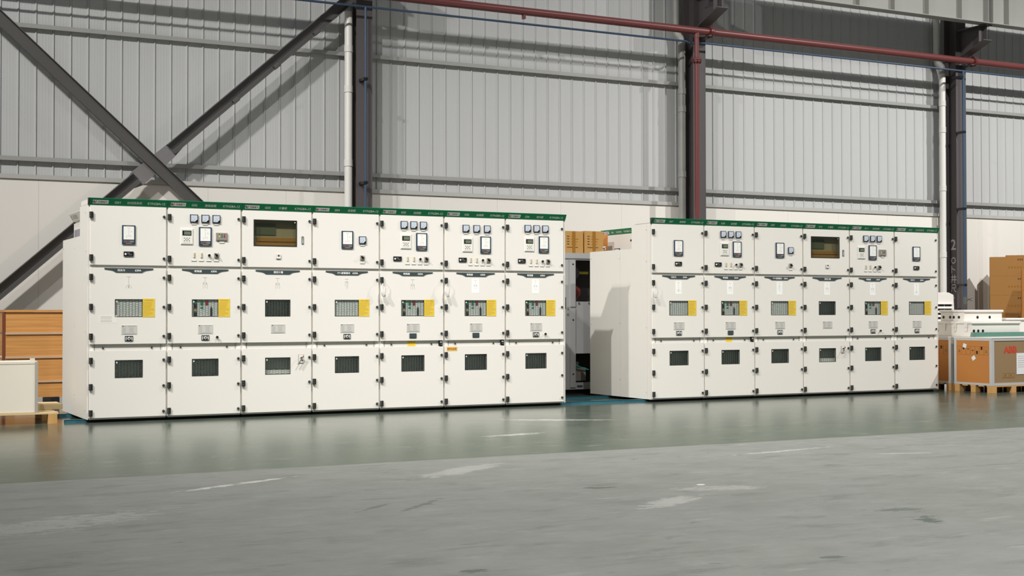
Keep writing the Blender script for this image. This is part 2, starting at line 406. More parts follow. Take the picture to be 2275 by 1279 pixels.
# crane runway beam on the corbels
for a, b, lab in ((10.3, 16.735, 'grey crane runway beam at top right, longer piece left of the joint'), (16.75, 22.6, 'grey crane runway beam at top right, short piece right of the joint')):
    t = thing('runway_beam', ((a+b)/2, 3.86, 6.41), lab, 'crane beam', 'crane runway beams')
    l = (b-a)/2
    mb = MB(); mb.box(-l, l, -0.004, 0.004, 0.014, 0.665, 'beam_grey'); mb.build('web', t)
    MB().box(-l, l, -0.11, 0.11, 0.0, 0.014, 'beam_grey').build('bottom_flange', t)
    MB().box(-l, l, -0.11, 0.11, 0.665, 0.68, 'beam_grey').build('top_flange', t)
    xs = [14.42, 15.22, 16.02, 16.68, 13.62, 12.82, 12.02, 11.22] if a < 16 else [16.80, 17.20, 18.0, 18.80, 19.60, 20.40, 21.2, 22.0]
    st = MB().box(-0.005, 0.005, -0.105, -0.004, 0.014, 0.665, 'beam_grey').mesh('stiffener')
    for x in xs: place('stiffener', st, t, (x-(a+b)/2, 0, 0))

# X brace in the left bay: channel sections open to the room
t = thing('cross_brace', (1.75, 4.622, 0), 'dark steel X shaped cross brace on the left wall bay', 'brace')
def channel(p0, p1, name, wd=0.165, dep=0.075):
    p0 = Vector((p0[0], 0, p0[1])); p1 = Vector((p1[0], 0, p1[1])); d = (p1-p0); L_ = d.length; d.normalize()
    nrm = Vector((0, -1, 0)).cross(d); X = Matrix(((d.x, 0, nrm.x, p0.x), (0, 1, 0, 0), (d.z, 0, nrm.z, p0.z), (0, 0, 0, 1)))
    mb = MB(); h = wd/2
    mb.box(0, L_, 0.0, 0.008, -h, h, 'brace_grey', X); mb.box(0, L_, -dep, 0.008, h-0.009, h, 'brace_grey', X); mb.box(0, L_, -dep, 0.008, -h, -h+0.009, 'brace_grey', X)
    return mb.build(name, t)
ox = 1.75
channel((-1.2-ox, 5.80), (4.55-ox, 0.62), 'falling_diagonal')
channel((-1.2-ox, 0.60), (1.47-ox, 2.985), 'rising_diagonal'); channel((1.93-ox, 3.395), (4.60-ox, 5.80), 'rising_diagonal')
mb = MB()
mb.prism([(1.32-ox, 2.93), (1.40-ox, 3.06), (1.95-ox, 3.52), (2.10-ox, 3.60), (2.12-ox, 3.45), (1.98-ox, 3.28), (1.55-ox, 2.88), (1.40-ox, 2.82)], 0.009, 0.019, 'gusset_grey')
mb.build('gusset_plate', t)
mb = MB()
lug = MB().box(-0.05, 0.05, -0.06, 0.02, -0.03, 0.03, 'brace_grey').mesh('lug')
for x, z in ((2.85, 4.14), (3.45, 4.68), (4.05, 5.22)):
    place('lug', lug, t, (x-ox, 0, z), (0, -0.73, 0))

# fire main (red) and compressed air line (blue)
t = thing('fire_main', (10.58, 4.30, 0), 'red steel fire pipe running along the wall with one riser going down', 'pipe')
mb = MB(); r = 0.062
mb.cyl((-16.5, 0, 5.80), (10.5, 0, 5.80), r, 'pipe_red', 24); mb.build('main_run', t, smooth=True)
mb = MB(); mb.cyl((0, 0, 0.0), (0, 0, 5.75), 0.042, 'pipe_red', 20); mb.cyl((0, 0, 5.68), (0, 0, 5.76), 0.048, 'pipe_red', 20); mb.build('riser', t, smooth=True)
def flange(axis):
    mb = MB()
    e = Vector((1, 0, 0)) if axis == 'x' else Vector((0, 0, 1)); R_ = 0.098 if axis == 'x' else 0.082
    for s_ in (-0.024, 0.006): mb.cyl(e*s_, e*(s_+0.018), R_, 'pipe_red', 24)
    for k in range(8):
        an = 2*math.pi*k/8; rr = R_*0.82
        o_ = Vector((0, math.cos(an)*rr, math.sin(an)*rr)) if axis == 'x' else Vector((math.cos(an)*rr, math.sin(an)*rr, 0))
        mb.cyl(o_-e*0.042, o_+e*0.042, 0.011, 'pipe_red', 8)
    return mb.mesh('flange')
fx, fz = flange('x'), flange('z')
place('flange', fx, t, (0.27, 0, 5.80)); place('flange', fx, t, (6.27, 0, 5.80)); place('flange', fz, t, (0, 0, 5.30))
MB().box(-0.02, 0.02, -0.03, 0.03, 5.68, 5.745, 'pipe_red').build('hanger_clip', t, (-3.25, 0, 0))
for x in (0.23, 6.19):
    mb = MB(); mb.box(-0.03, 0.03, 0.0, 0.20, 5.69, 5.735, 'column_grey'); mb.box(-0.03, 0.03, -0.07, 0.0, 5.72, 5.737, 'column_grey'); mb.build('bracket', t, (x, 0, 0))

t = thing('air_line', (10.775, 4.32, 0), 'thin blue air pipe along the wall with drops on two columns', 'pipe')
MB().tube([(-16.5, 0, 5.61), (-0.39, 0, 5.61), (-0.35, 0.03, 5.61), (-0.31, 0.085, 5.61), (-0.09, 0.085, 5.61), (-0.05, 0.03, 5.61), (-0.01, 0, 5.61), (10.5, 0, 5.61)], 0.017, 'pipe_blue', 14).build('main_run', t, smooth=True)
MB().cyl((-6.064, 0, 0.9), (-6.064, 0, 5.61), 0.018, 'pipe_blue', 12).build('drop', t, smooth=True)
MB().cyl((5.84, 0, 1.36), (5.84, 0, 5.61), 0.026, 'pipe_blue', 12).build('drop', t, smooth=True)
clip = MB().box(-0.034, 0.03, -0.03, 0.178, -0.02, 0.02, 'black').mesh('pipe_clip')
for x, z in ((-6.064, 4.548), (-6.064, 3.025), (5.84, 4.47), (5.84, 3.04), (5.84, 1.62), (5.78, 5.50)): place('pipe_clip', clip, t, (x, 0, z))
mb = MB(); mb.cyl((5.84, 0, 1.26), (5.84, 0, 1.40), 0.036, 'hinge_grey', 12); mb.cyl((5.84, 0, 1.33), (5.91, -0.02, 1.36), 0.022, 'hinge_grey', 10)
mb.cyl((5.89, -0.02, 1.36), (5.99, -0.05, 1.395), 0.013, 'hinge_grey', 8); mb.cyl((5.92, -0.02, 1.36), (5.98, -0.04, 1.33), 0.010, 'hinge_grey', 8)
mb.build('valve', t, smooth=True)

# rain downpipes beside the columns
for x, lab, m_, col_, zb in ((4.590, 'white rain downpipe left of the column behind the long row', 'pvc_white', (5.05, 4.45, 3.35), 0.0), (10.555, 'stained and shade-greyed rain downpipe left of the red pipe column', 'pvc_stained_shaded', (4.85, 4.55, 3.45), 0.0), (16.463, 'white rain downpipe left of the chalk marked column', 'pvc_white', (5.05, 4.55, 3.45, 2.2), 0.0)):
    t = thing('downpipe', (x, 4.70, 0), lab, 'pipe', 'rain downpipes')
    mb = MB(); mb.tube([(0, 0, zb), (0, 0, 5.66), (-0.005, 0.02, 5.74), (-0.03, 0.08, 5.81), (-0.05, 0.10, 5.88), (-0.05, 0.105, 9.3)], 0.061, m_, 18); mb.build('pipe', t, smooth=True)
    mb = MB(); mb.tube([(0, 0, 5.60), (0, 0, 5.66), (-0.005, 0.02, 5.74), (-0.03, 0.08, 5.81), (-0.05, 0.10, 5.88), (-0.05, 0.105, 5.94)], 0.067, 'pvc_stained_shaded', 18); mb.build('elbow', t, smooth=True)
    cm = MB().cyl((0, 0, -0.045), (0, 0, 0.045), 0.067, m_, 18); cm.cyl((0, 0, -0.055), (0, 0, -0.045), 0.071, m_, 18); cm = cm.mesh('coupling')
    for z in col_: place('coupling', cm, t, (0, 0, z), smooth=True)

# ------------------------------------------------------------------ switchgear cabinets
def hexnet(wd, ht):
    mb = MB(); cw, ch, tk = 0.0320, 0.0190, 0.0024      # stretched hexagonal net
    nx = int(wd/cw)+2; nz = int(ht/ch)+2
    def hx(cx, cz, k):
        a = cw*0.667*k; b = ch*0.5*k
        return [(cx-a, cz), (cx-a*0.5, cz-b), (cx+a*0.5, cz-b), (cx+a, cz), (cx+a*0.5, cz+b), (cx-a*0.5, cz+b)]
    for i in range(nx):
        for j in range(nz):
            cx = -wd/2+i*cw; cz = -ht/2+j*ch+(ch/2 if i % 2 else 0)
            if abs(cx) > wd/2 or abs(cz) > ht/2: continue
            o, n_ = hx(cx, cz, 1.0), hx(cx, cz, 0.90)
            clip_ = lambda p: (max(-wd/2, min(wd/2, p[0])), max(-ht/2, min(ht/2, p[1])))
            vs = [(p[0], y, p[1]) for y in (0, 0.002) for p in map(clip_, o+n_)]
            fs = []
            for k in range(6):
                q = (k+1) % 6; fs += [(k, q, 6+q, 6+k), (6+k, 6+q, 18+q, 18+k)]
            mb.add(vs, fs, 'mesh_wire')
    return mb.mesh('mesh_screen')
NET = hexnet(0.282, 0.182)
def mk(fn, name, ys=1.0):
    mb = MB(); fn(mb); mb.v = [(p[0], p[1]*ys, p[2]) for p in mb.v]; return mb.mesh(name)
def f_hinge(mb):
    mb.box(-0.018, 0.018, -0.016, 0, -0.032, 0.032, 'hinge_black'); mb.cyl((-0.008, -0.018, -0.030), (-0.008, -0.018, 0.030), 0.007, 'hinge_grey', 10)
    for z in (-0.02, 0, 0.02): mb.box(-0.017, 0.0, -0.0265, -0.012, z-0.0045, z+0.0045, 'hinge_black')
HINGE = mk(f_hinge, 'hinge')
def f_lock(mb):
    mb.cyl((0, 0, 0), (0, -0.010, 0), 0.0135, 'lock_black', 16); mb.cyl((0, -0.010, 0), (0, -0.014, 0), 0.009, 'hinge_grey', 12); mb.box(-0.007, 0.007, -0.016, -0.013, -0.002, 0.002, 'lock_black')
LOCK = mk(f_lock, 'lock')
def f_meter(mb):
    mb.box(-0.042, 0.042, -0.022, 0, -0.0415, 0.0415, 'meter_rim'); mb.box(-0.034, 0.034, -0.0235, -0.022, -0.033, 0.034, 'meter_face')
    mb.prism([(0.006, -0.034), (0.0345, -0.034), (0.0345, -0.008)], -0.0255, -0.0236, 'black')
    mb.prism([(0.002, -0.034), (0.006, -0.034), (0.0345, -0.008), (0.0345, -0.004)], -0.0245, -0.0236, 'white_print')
    mb.box(-0.024, 0.004, -0.0242, -0.0236, -0.022, -0.0195, 'print_grey')
    X = Matrix.Translation((0.02, 0, -0.018)) @ Matrix.Rotation(-0.8, 4, 'Y'); mb.box(-0.0006, 0.0006, -0.0243, -0.0236, 0, 0.042, 'print_grey', X)
METER = mk(f_meter, 'panel_meter', 0.6)
def f_lab(mb):
    mb.box(-0.027, 0.027, -0.004, 0, -0.0095, 0.0095, 'detail_grey_label_shadow'); mb.box(-0.0255, 0.0255, -0.006, -0.004, -0.006, 0.0085, 'label_white')  # wider grey rim below paints the label's small shadow
LAB = mk(f_lab, 'label_plate', 0.8)
def f_relay(mb):
    mb.box(-0.065, 0.065, -0.014, 0, -0.085, 0.085, 'relay_cream'); mb.box(-0.060, 0.060, -0.020, -0.014, -0.078, 0.080, 'relay_cream')
    mb.box(-0.048, 0.047, -0.024, -0.020, 0.010, 0.062, 'black'); mb.box(-0.030, 0.040, -0.0255, -0.024, 0.018, 0.052, 'lcd_green')
    for x, z in ((-0.027, -0.018), (0, -0.018), (0.027, -0.018), (-0.013, -0.032), (0.013, -0.032), (0, -0.046), (-0.026, -0.047), (0.026, -0.047)):
        mb.box(x-0.0055, x+0.0055, -0.0225, -0.020, z-0.0035, z+0.0035, 'print_dark')
    mb.box(-0.04, 0.04, -0.0205, -0.020, -0.066, -0.063, 'detail_grey_label_shadow')
RELAY = mk(f_relay, 'protection_relay', 0.45)
def f_ind(mb):
    mb.box(-0.068, 0.068, -0.020, 0, -0.098, 0.098, 'device_blue'); mb.box(-0.054, 0.054, -0.022, -0.020, -0.050, 0.086, 'screen_white')
    mb.box(-0.030, 0.030, -0.0225, -0.020, 0.0865, 0.093, 'hinge_grey')
    mb.box(-0.001, 0.001, -0.0228, -0.022, -0.02, 0.07, 'line_grey'); mb.box(-0.018, 0.018, -0.0228, -0.022, 0.070, 0.0725, 'line_red')
    mb.box(-0.022, -0.020, -0.0228, -0.022, -0.035, -0.01, 'line_red'); mb.box(0.018, 0.020, -0.0228, -0.022, -0.03, 0.0, 'line_grey'); mb.box(-0.026, 0.022, -0.0228, -0.022, -0.016, -0.0145, 'line_red')
    mb.box(0.02, 0.032, -0.0228, -0.022, 0.028, 0.036, 'line_red')
    mb.box(-0.052, 0.052, -0.0215, -0.020, -0.083, -0.058, 'hinge_grey'); mb.cyl((-0.012, -0.0215, -0.07), (-0.012, -0.024, -0.07), 0.008, 'button_red', 12)
    for x in (0.018, 0.032, 0.045): mb.box(x-0.004, x+0.004, -0.0225, -0.0215, -0.073, -0.065, 'detail_grey_label_shadow')
    mb.box(-0.03, 0.035, -0.0208, -0.020, -0.092, -0.088, 'detail_grey_label_shadow')
IND = mk(f_ind, 'status_display', 0.55)
def f_blk(mb):
    mb.box(-0.05, 0.05, -0.016, 0, -0.0245, 0.0245, 'black'); mb.cyl((-0.032, -0.016, -0.002), (-0.032, -0.022, -0.002), 0.010, 'screen_white', 14)
    mb.box(-0.015, 0.012, -0.0165, -0.016, 0.006, 0.010, 'detail_grey_label_shadow'); mb.box(-0.010, 0.035, -0.0165, -0.016, -0.004, -0.001, 'print_grey'); mb.box(0.0, 0.035, -0.0165, -0.016, -0.014, -0.011, 'print_grey')
BLK = mk(f_blk, 'live_line_indicator', 0.6)
def f_gray(mb):
    mb.box(-0.061, 0.061, -0.02, 0, -0.041, 0.041, 'device_grey'); mb.box(-0.057, 0.057, -0.023, -0.02, -0.037, 0.037, 'device_grey')
    for x, c_ in ((-0.026, 'lamp_yellow'), (0.0, 'button_green'), (0.027, 'button_red')):
        mb.box(x-0.007, x+0.007, -0.026, -0.023, -0.008, 0.014, c_); mb.box(x-0.005, x+0.005, -0.025, -0.023, 0.018, 0.026, 'print_dark')
GRAY = mk(f_gray, 'annunciator', 0.6)
def f_link(mb):
    mb.box(-0.010, 0.010, -0.005, 0, -0.028, 0.028, 'detail_grey_label_shadow'); mb.box(-0.009, 0.009, -0.009, -0.005, -0.027, 0.027, 'relay_cream')
    for z in (-0.018, 0.0, 0.018): mb.cyl((0, -0.009, z), (0, -0.017, z), 0.005, 'gold', 10)
    mb.box(-0.003, 0.007, -0.013, -0.009, -0.018, 0.018, 'gold')
LINK = mk(f_link, 'link_switch', 0.6)
def f_knob(mb):
    mb.cyl((0, 0, 0), (0, -0.008, 0), 0.0145, 'chrome', 16); mb.cyl((0, -0.008, 0), (0, -0.022, 0), 0.011, 'black', 16); mb.box(-0.003, 0.003, -0.028, -0.022, -0.011, 0.011, 'black')
KNOB = mk(f_knob, 'selector_knob')
def f_rot(mb):
    mb.box(-0.025, 0.025, -0.010, 0, -0.025, 0.025, 'device_grey'); mb.box(-0.022, 0.022, -0.012, -0.010, -0.022, 0.022, 'detail_grey_label_shadow')
    mb.cyl((0, -0.012, 0), (0, -0.024, 0), 0.013, 'black', 14)
    X = Matrix.Rotation(-0.9, 4, 'Y'); mb.box(-0.007, 0.007, -0.032, -0.02, -0.014, 0.026, 'black', X)
ROT = mk(f_rot, 'rotary_switch')
def f_key(mb):
    mb.box(-0.041, 0.041, -0.006, 0, -0.0265, 0.0265, 'device_blue'); mb.box(-0.037, 0.037, -0.0065, -0.006, -0.023, 0.023, 'black')
    mb.cyl((0, -0.006, 0), (0, -0.014, 0), 0.017, 'label_white', 18); mb.cyl((0, -0.014, 0), (0, -0.017, 0), 0.010, 'chrome', 16)
    for sx in (-1, 1): mb.prism([(sx*0.022, 0.018), (sx*0.034, 0.014), (sx*0.034, -0.02), (sx*0.026, -0.02), (sx*0.026, 0.006)], -0.008, -0.0066, 'label_white')
KEY = mk(f_key, 'racking_key_socket')
def f_cover(mb):
    mb.box(-0.043, 0.043, -0.006, 0, -0.027, 0.027, 'slate_plate'); mb.box(-0.036, 0.036, -0.008, -0.006, -0.020, 0.020, 'slate_plate')
COVER = mk(f_cover, 'socket_cover')
def f_name(mb):
    mb.box(-0.08, 0.08, -0.0025, 0, -0.0485, 0.0485, 'nameplate'); y = -0.0032
    mb.box(-0.07, -0.058, y, -0.0025, 0.031, 0.041, 'print_dark'); mb.box(-0.052, -0.03, y, -0.0025, 0.034, 0.039, 'plate_print'); mb.box(-0.015, 0.065, y, -0.0025, 0.034, 0.040, 'plate_print')
    for z in (0.018, 0.004, -0.010, -0.024): mb.box(-0.07, -0.035, y, -0.0025, z, z+0.0035, 'plate_print'); mb.box(0.0, 0.045, y, -0.0025, z, z+0.0035, 'plate_print')
    mb.box(-0.07, 0.07, y, -0.0025, -0.037, -0.0345, 'plate_print'); mb.box(-0.055, 0.055, y, -0.0025, -0.045, -0.042, 'plate_print')
NAME = mk(f_name, 'nameplate')
def f_yel(mb):
    mb.box(-0.064, 0.064, -0.002, 0, -0.097, 0.097, 'sticker_yellow'); mb.box(-0.045, 0.045, -0.0026, -0.002, 0.074, 0.086, 'sticker_print')
    rr = random.Random(3)
    for k in range(11):
        z = 0.058-k*0.0135; mb.box(-0.055, 0.055-rr.random()*0.05, -0.0026, -0.002, z-0.003, z+0.002, 'sticker_print')
YEL = mk(f_yel, 'warning_sticker')
def f_yel2(mb):
    mb.box(-0.051, 0.051, -0.002, 0, -0.03, 0.03, 'sticker_yellow')
    for z in (0.014, 0.0, -0.014): mb.box(-0.04, 0.04, -0.0026, -0.002, z-0.003, z+0.003, 'sticker_print')
YEL2 = mk(f_yel2, 'warning_sticker')
def f_dk(mb):
    mb.box(-0.020, 0.020, -0.02, 0, -0.034, 0.034, 'black'); mb.cyl((0, -0.02, -0.008), (0, -0.03, -0.008), 0.010, 'chrome', 12); mb.box(-0.012, 0.012, -0.022, -0.02, 0.012, 0.020, 'label_white')
DK = mk(f_dk, 'interlock_switch')
def f_wf(mb):
    for z0, z1 in ((-0.091, -0.087), (0.087, 0.091)): mb.box(-0.142, 0.142, -0.0025, 0.006, z0, z1, 'hinge_black')
    for x0, x1 in ((-0.142, -0.138), (0.138, 0.142)): mb.box(x0, x1, -0.0025, 0.006, -0.087, 0.087, 'hinge_black')
    mb.box(-0.139, 0.139, 0.001, 0.004, -0.089, 0.089, 'clear_pane'); mb.box(-0.128, -0.116, -0.001, 0.0012, 0.058, 0.074, 'label_white')
WIN = mk(f_wf, 'viewing_window')
def f_handle(mb):
    mb.box(-0.030, 0.030, -0.004, 0, -0.048, 0.048, 'device_grey'); mb.box(-0.026, 0.026, -0.006, -0.004, -0.044, 0.044, 'label_white')
    mb.cyl((0, -0.006, 0.012), (0, -0.03, 0.012), 0.010, 'print_dark', 12); mb.cyl((0.020, -0.03, 0.032), (-0.046, -0.032, -0.062), 0.0055, 'hinge_grey', 10); mb.cyl((0.008, -0.03, 0.02), (0.020, -0.03, 0.033), 0.006, 'button_red', 10)
    mb.cyl((0.012, -0.006, -0.018), (0.012, -0.009, -0.018), 0.007, 'black', 10)
HANDLE = mk(f_handle, 'earthing_handle')
def f_screw(mb): mb.cyl((0, 0, 0), (0, -0.008, 0), 0.011, 'hinge_grey', 12); mb.cyl((0, -0.008, 0), (0, -0.010, 0), 0.006, 'black', 10)
SCREW = mk(f_screw, 'screw')
def f_keybox(mb):
    mb.box(-0.025, 0.025, -0.008, 0, -0.026, 0.026, 'detail_grey_label_shadow'); mb.box(-0.023, 0.023, -0.011, -0.008, -0.023, 0.024, 'relay_cream'); mb.box(-0.010, 0.010, -0.014, -0.011, 0.002, 0.018, 'print_dark')
KEYBOX = mk(f_keybox, 'key_lock')
def f_strip(mb):
    mb.box(-0.011, 0.011, -0.006, 0, -0.042, 0.042, 'slate_plate')
    for z in (-0.028, -0.012, 0.004): mb.cyl((0, -0.006, z), (0, -0.0075, z), 0.0065, 'label_white', 10)
    mb.box(-0.006, 0.006, -0.0075, -0.006, 0.016, 0.032, 'detail_grey_label_shadow')
STRIP = mk(f_strip, 'door_latch')
def f_breaker(mb):
    mb.box(-0.1385, 0.1385, 0, 0.02, -0.0865, 0.0865, 'breaker_white')
    mb.box(-0.118, -0.082, -0.003, 0, -0.086, 0.086, 'slate_plate')
    for z, c_ in ((0.06, 'button_green'), (0.02, 'black'), (-0.025, 'gold'), (-0.07, 'black')): mb.box(-0.114, -0.086, -0.005, -0.003, z-0.016, z+0.016, c_)
    mb.box(-0.046, -0.018, -0.004, 0, -0.006, 0.014, 'teal')
    mb.prism([(0.058, -0.086), (0.080, -0.086), (0.080, -0.01), (0.072, 0.014), (0.066, 0.014), (0.058, -0.01)], -0.005, 0, 'black')
BREAK = mk(f_breaker, 'breaker_front')
BTN_G = mk(lambda mb: mb.box(-0.0145, 0.0145, -0.005, 0, -0.02, 0.02, 'button_green'), 'push_button')
BTN_R = mk(lambda mb: mb.box(-0.0145, 0.0145, -0.005, 0, -0.02, 0.02, 'button_red'), 'push_button')
def f_plain(mb): mb.box(-0.1385, 0.1385, 0, 0.02, -0.0865, 0.0865, 'breaker_white')
PLAIN = mk(f_plain, 'truck_front')
def f_body(mb, depth=1.47, rear=1.93, split=0.43):
    c, i_ = 'cabinet_paint', 'cabinet_inside'
    for a, b in ((0.002, 0.011), (0.789, 0.798)):
        mb.box(a, b, 0, depth, 0.03, rear, c); mb.box(a, b, 0, split, rear, 2.245, c)
    mb.box(0.002, 0.798, depth-0.01, depth, 0.03, rear, c); mb.box(0.002, 0.798, split, depth, rear-0.01, rear, c)
    mb.box(0.002, 0.798, 0, split, 2.235, 2.245, c); mb.box(0.002, 0.798, split-0.01, split, rear-0.01, 2.245, c)
    mb.box(0.002, 0.798, 0.001, 0.37, 2.245, 2.294, c)
    mb.box(0.002, 0.798, 0, depth, 0.03, 0.042, c)
    for z in (0.76, 1.60): mb.box(0.011, 0.789, 0.01, depth-0.01, z, z+0.01, i_)
    mb.box(0.05, 0.75, 0.085, 0.095, 0.06, 0.72, 'inner_green')
    mb.box(0.011, 0.789, 0.55, 0.56, 0.042, 1.92, i_)
    for a, b in ((0.011, 0.045), (0.755, 0.789)): mb.box(a, b, 0.002, 0.014, 0.042, 2.235, c)
    mb.box(0.011, 0.789, 0.004, 0.014, 0.725, 0.812, 'strip_shade_paint'); mb.box(0.011, 0.789, 0.0, 0.014, 1.585, 1.62, 'channel_grey')
    mb.box(0.011, 0.789, 0.002, 0.014, 2.20, 2.235, c); mb.box(0.011, 0.789, 0.002, 0.014, 0.042, 0.075, c)
    for x in (0.06, 0.735): mb.box(x-0.0015, x+0.0015, 0.002, 0.004, 0.737, 0.80, 'dark_slit')
    mb.box(0.02, 0.78, 0.06, 0.075, 0.0, 0.03, 'base_gap_black')  # black strip stands in for the shaded gap under the cabinet
    mb.box(0.02, 0.78, depth-0.12, depth-0.10, 0.0, 0.03, 'base_gap_black')
BODY = mk(f_body, 'body')
def header(mb, code, title, model='KYN28A-12', green='sign_green'):
    prof_ = [(-0.016, 2.240), (-0.050, 2.304), (-0.050, 2.308), (0.0, 2.308), (0.0, 2.236), (-0.012, 2.236)]
    mb.prism(prof_, 0.001, 0.799, green, 'x')
    sl = -0.034/0.064; y = -0.0172
    kw = dict(slope=sl, z0=2.240)
    def strip(x0, x1, z0, z1, m, dy=0.0006):
        vs = [(x, y-dy+sl*(z-2.240), z) for x in (x0, x1) for z in (z0, z1)]; mb.add(vs, [(0, 2, 3, 1)], m)
    if title is None: return
    strip(0.032, 0.190, 2.250, 2.287, 'white_print')
    cz = 2.2685
    pts = [(0.046+0.010*math.cos(a), cz+0.012*math.sin(a)) for a in [math.radians(70+k*20) for k in range(12)]]
    mb.add([(p[0], y-0.0012+sl*(p[1]-2.240), p[1]) for p in pts], [tuple(range(len(pts)))], 'print_dark')
    q = [(0.050, cz-0.012), (0.060, cz+0.006), (0.071, cz+0.013), (0.066, cz-0.004), (0.056, cz-0.012)]
    mb.add([(p[0], y-0.0012+sl*(p[1]-2.240), p[1]) for p in q], [tuple(range(len(q)))], 'logo_red')
    mb.text('天瑞电气', 0.131, cz, y-0.0012, 0.017, 'print_dark', w=0.095, **kw)
    mb.text(code, 0.282, cz-0.002, y-0.0008, 0.024, 'white_print', w=0.060, **kw)
    mb.text(title, 0.455, cz-0.002, y-0.0008, 0.027, 'white_print', w=0.031*len(title), **kw)
    mb.text(model, 0.682, cz-0.002, y-0.0008, 0.024, 'white_print', w=0.182, **kw)
def door_plate(mb, txt):
    P_ = [(-0.249, 1.590), (-0.249, 1.577), (-0.175, 1.567), (-0.150, 1.556), (-0.134, 1.545), (0.134, 1.545), (0.150, 1.556), (0.175, 1.567), (0.249, 1.577), (0.249, 1.590)]
    mb.prism([(0.402+a, b) for a, b in P_], -0.023, -0.018, 'slate_plate')
    if len(txt) == 1: mb.text(txt[0], 0.408, 1.567, -0.0236, 0.024, 'white_print', w=0.105)
    elif txt[0].startswith('PT'): mb.text(txt[0], 0.365, 1.567, -0.0236, 0.024, 'white_print', w=0.15); mb.text(txt[1], 0.500, 1.567, -0.0236, 0.021, 'white_print', w=0.065)
    else: mb.text(txt[0], 0.325, 1.567, -0.0236, 0.024, 'white_print', w=0.078); mb.text(txt[1], 0.495, 1.567, -0.0236, 0.021, 'white_print', w=0.064)
def diagram(mb, kind, sticker):
    x, y = 0.40, -0.0188
    if sticker: mb.box(x-0.047, x+0.047, y, -0.018, 1.352, 1.518, 'white_print')
    L_ = lambda a, b, c, d, m='line_grey': mb.box(x+a, x+b, y-0.0006, y+0.0002, c, d, m)
    L_(-0.022, 0.022, 1.500, 1.5025, 'line_red')
    L_(-0.001, 0.001, 1.39, 1.50)
    if kind in 'BEC':
        L_(-0.020, -0.012, 1.43, 1.45); L_(0.012, 0.020, 1.43, 1.45); L_(-0.022, -0.0205, 1.385, 1.43, 'line_red'); L_(0.022, 0.0235, 1.385, 1.43)
    elif kind == 'A':
        L_(-0.026, -0.0245, 1.38, 1.41); L_(0.0245, 0.026, 1.38, 1.41); L_(-0.015, 0.015, 1.408, 1.410); L_(-0.004, 0.004, 1.385, 1.40)
    else:
        L_(-0.022, 0.022, 1.468, 1.470); L_(-0.020, -0.0185, 1.42, 1.468); L_(0.012, 0.0135, 1.40, 1.468)
DIAG = {}
HZ_U, HZ_M, HZ_L = (2.134, 1.695), (1.495, 1.188, 0.883), (0.635, 0.365, 0.097)
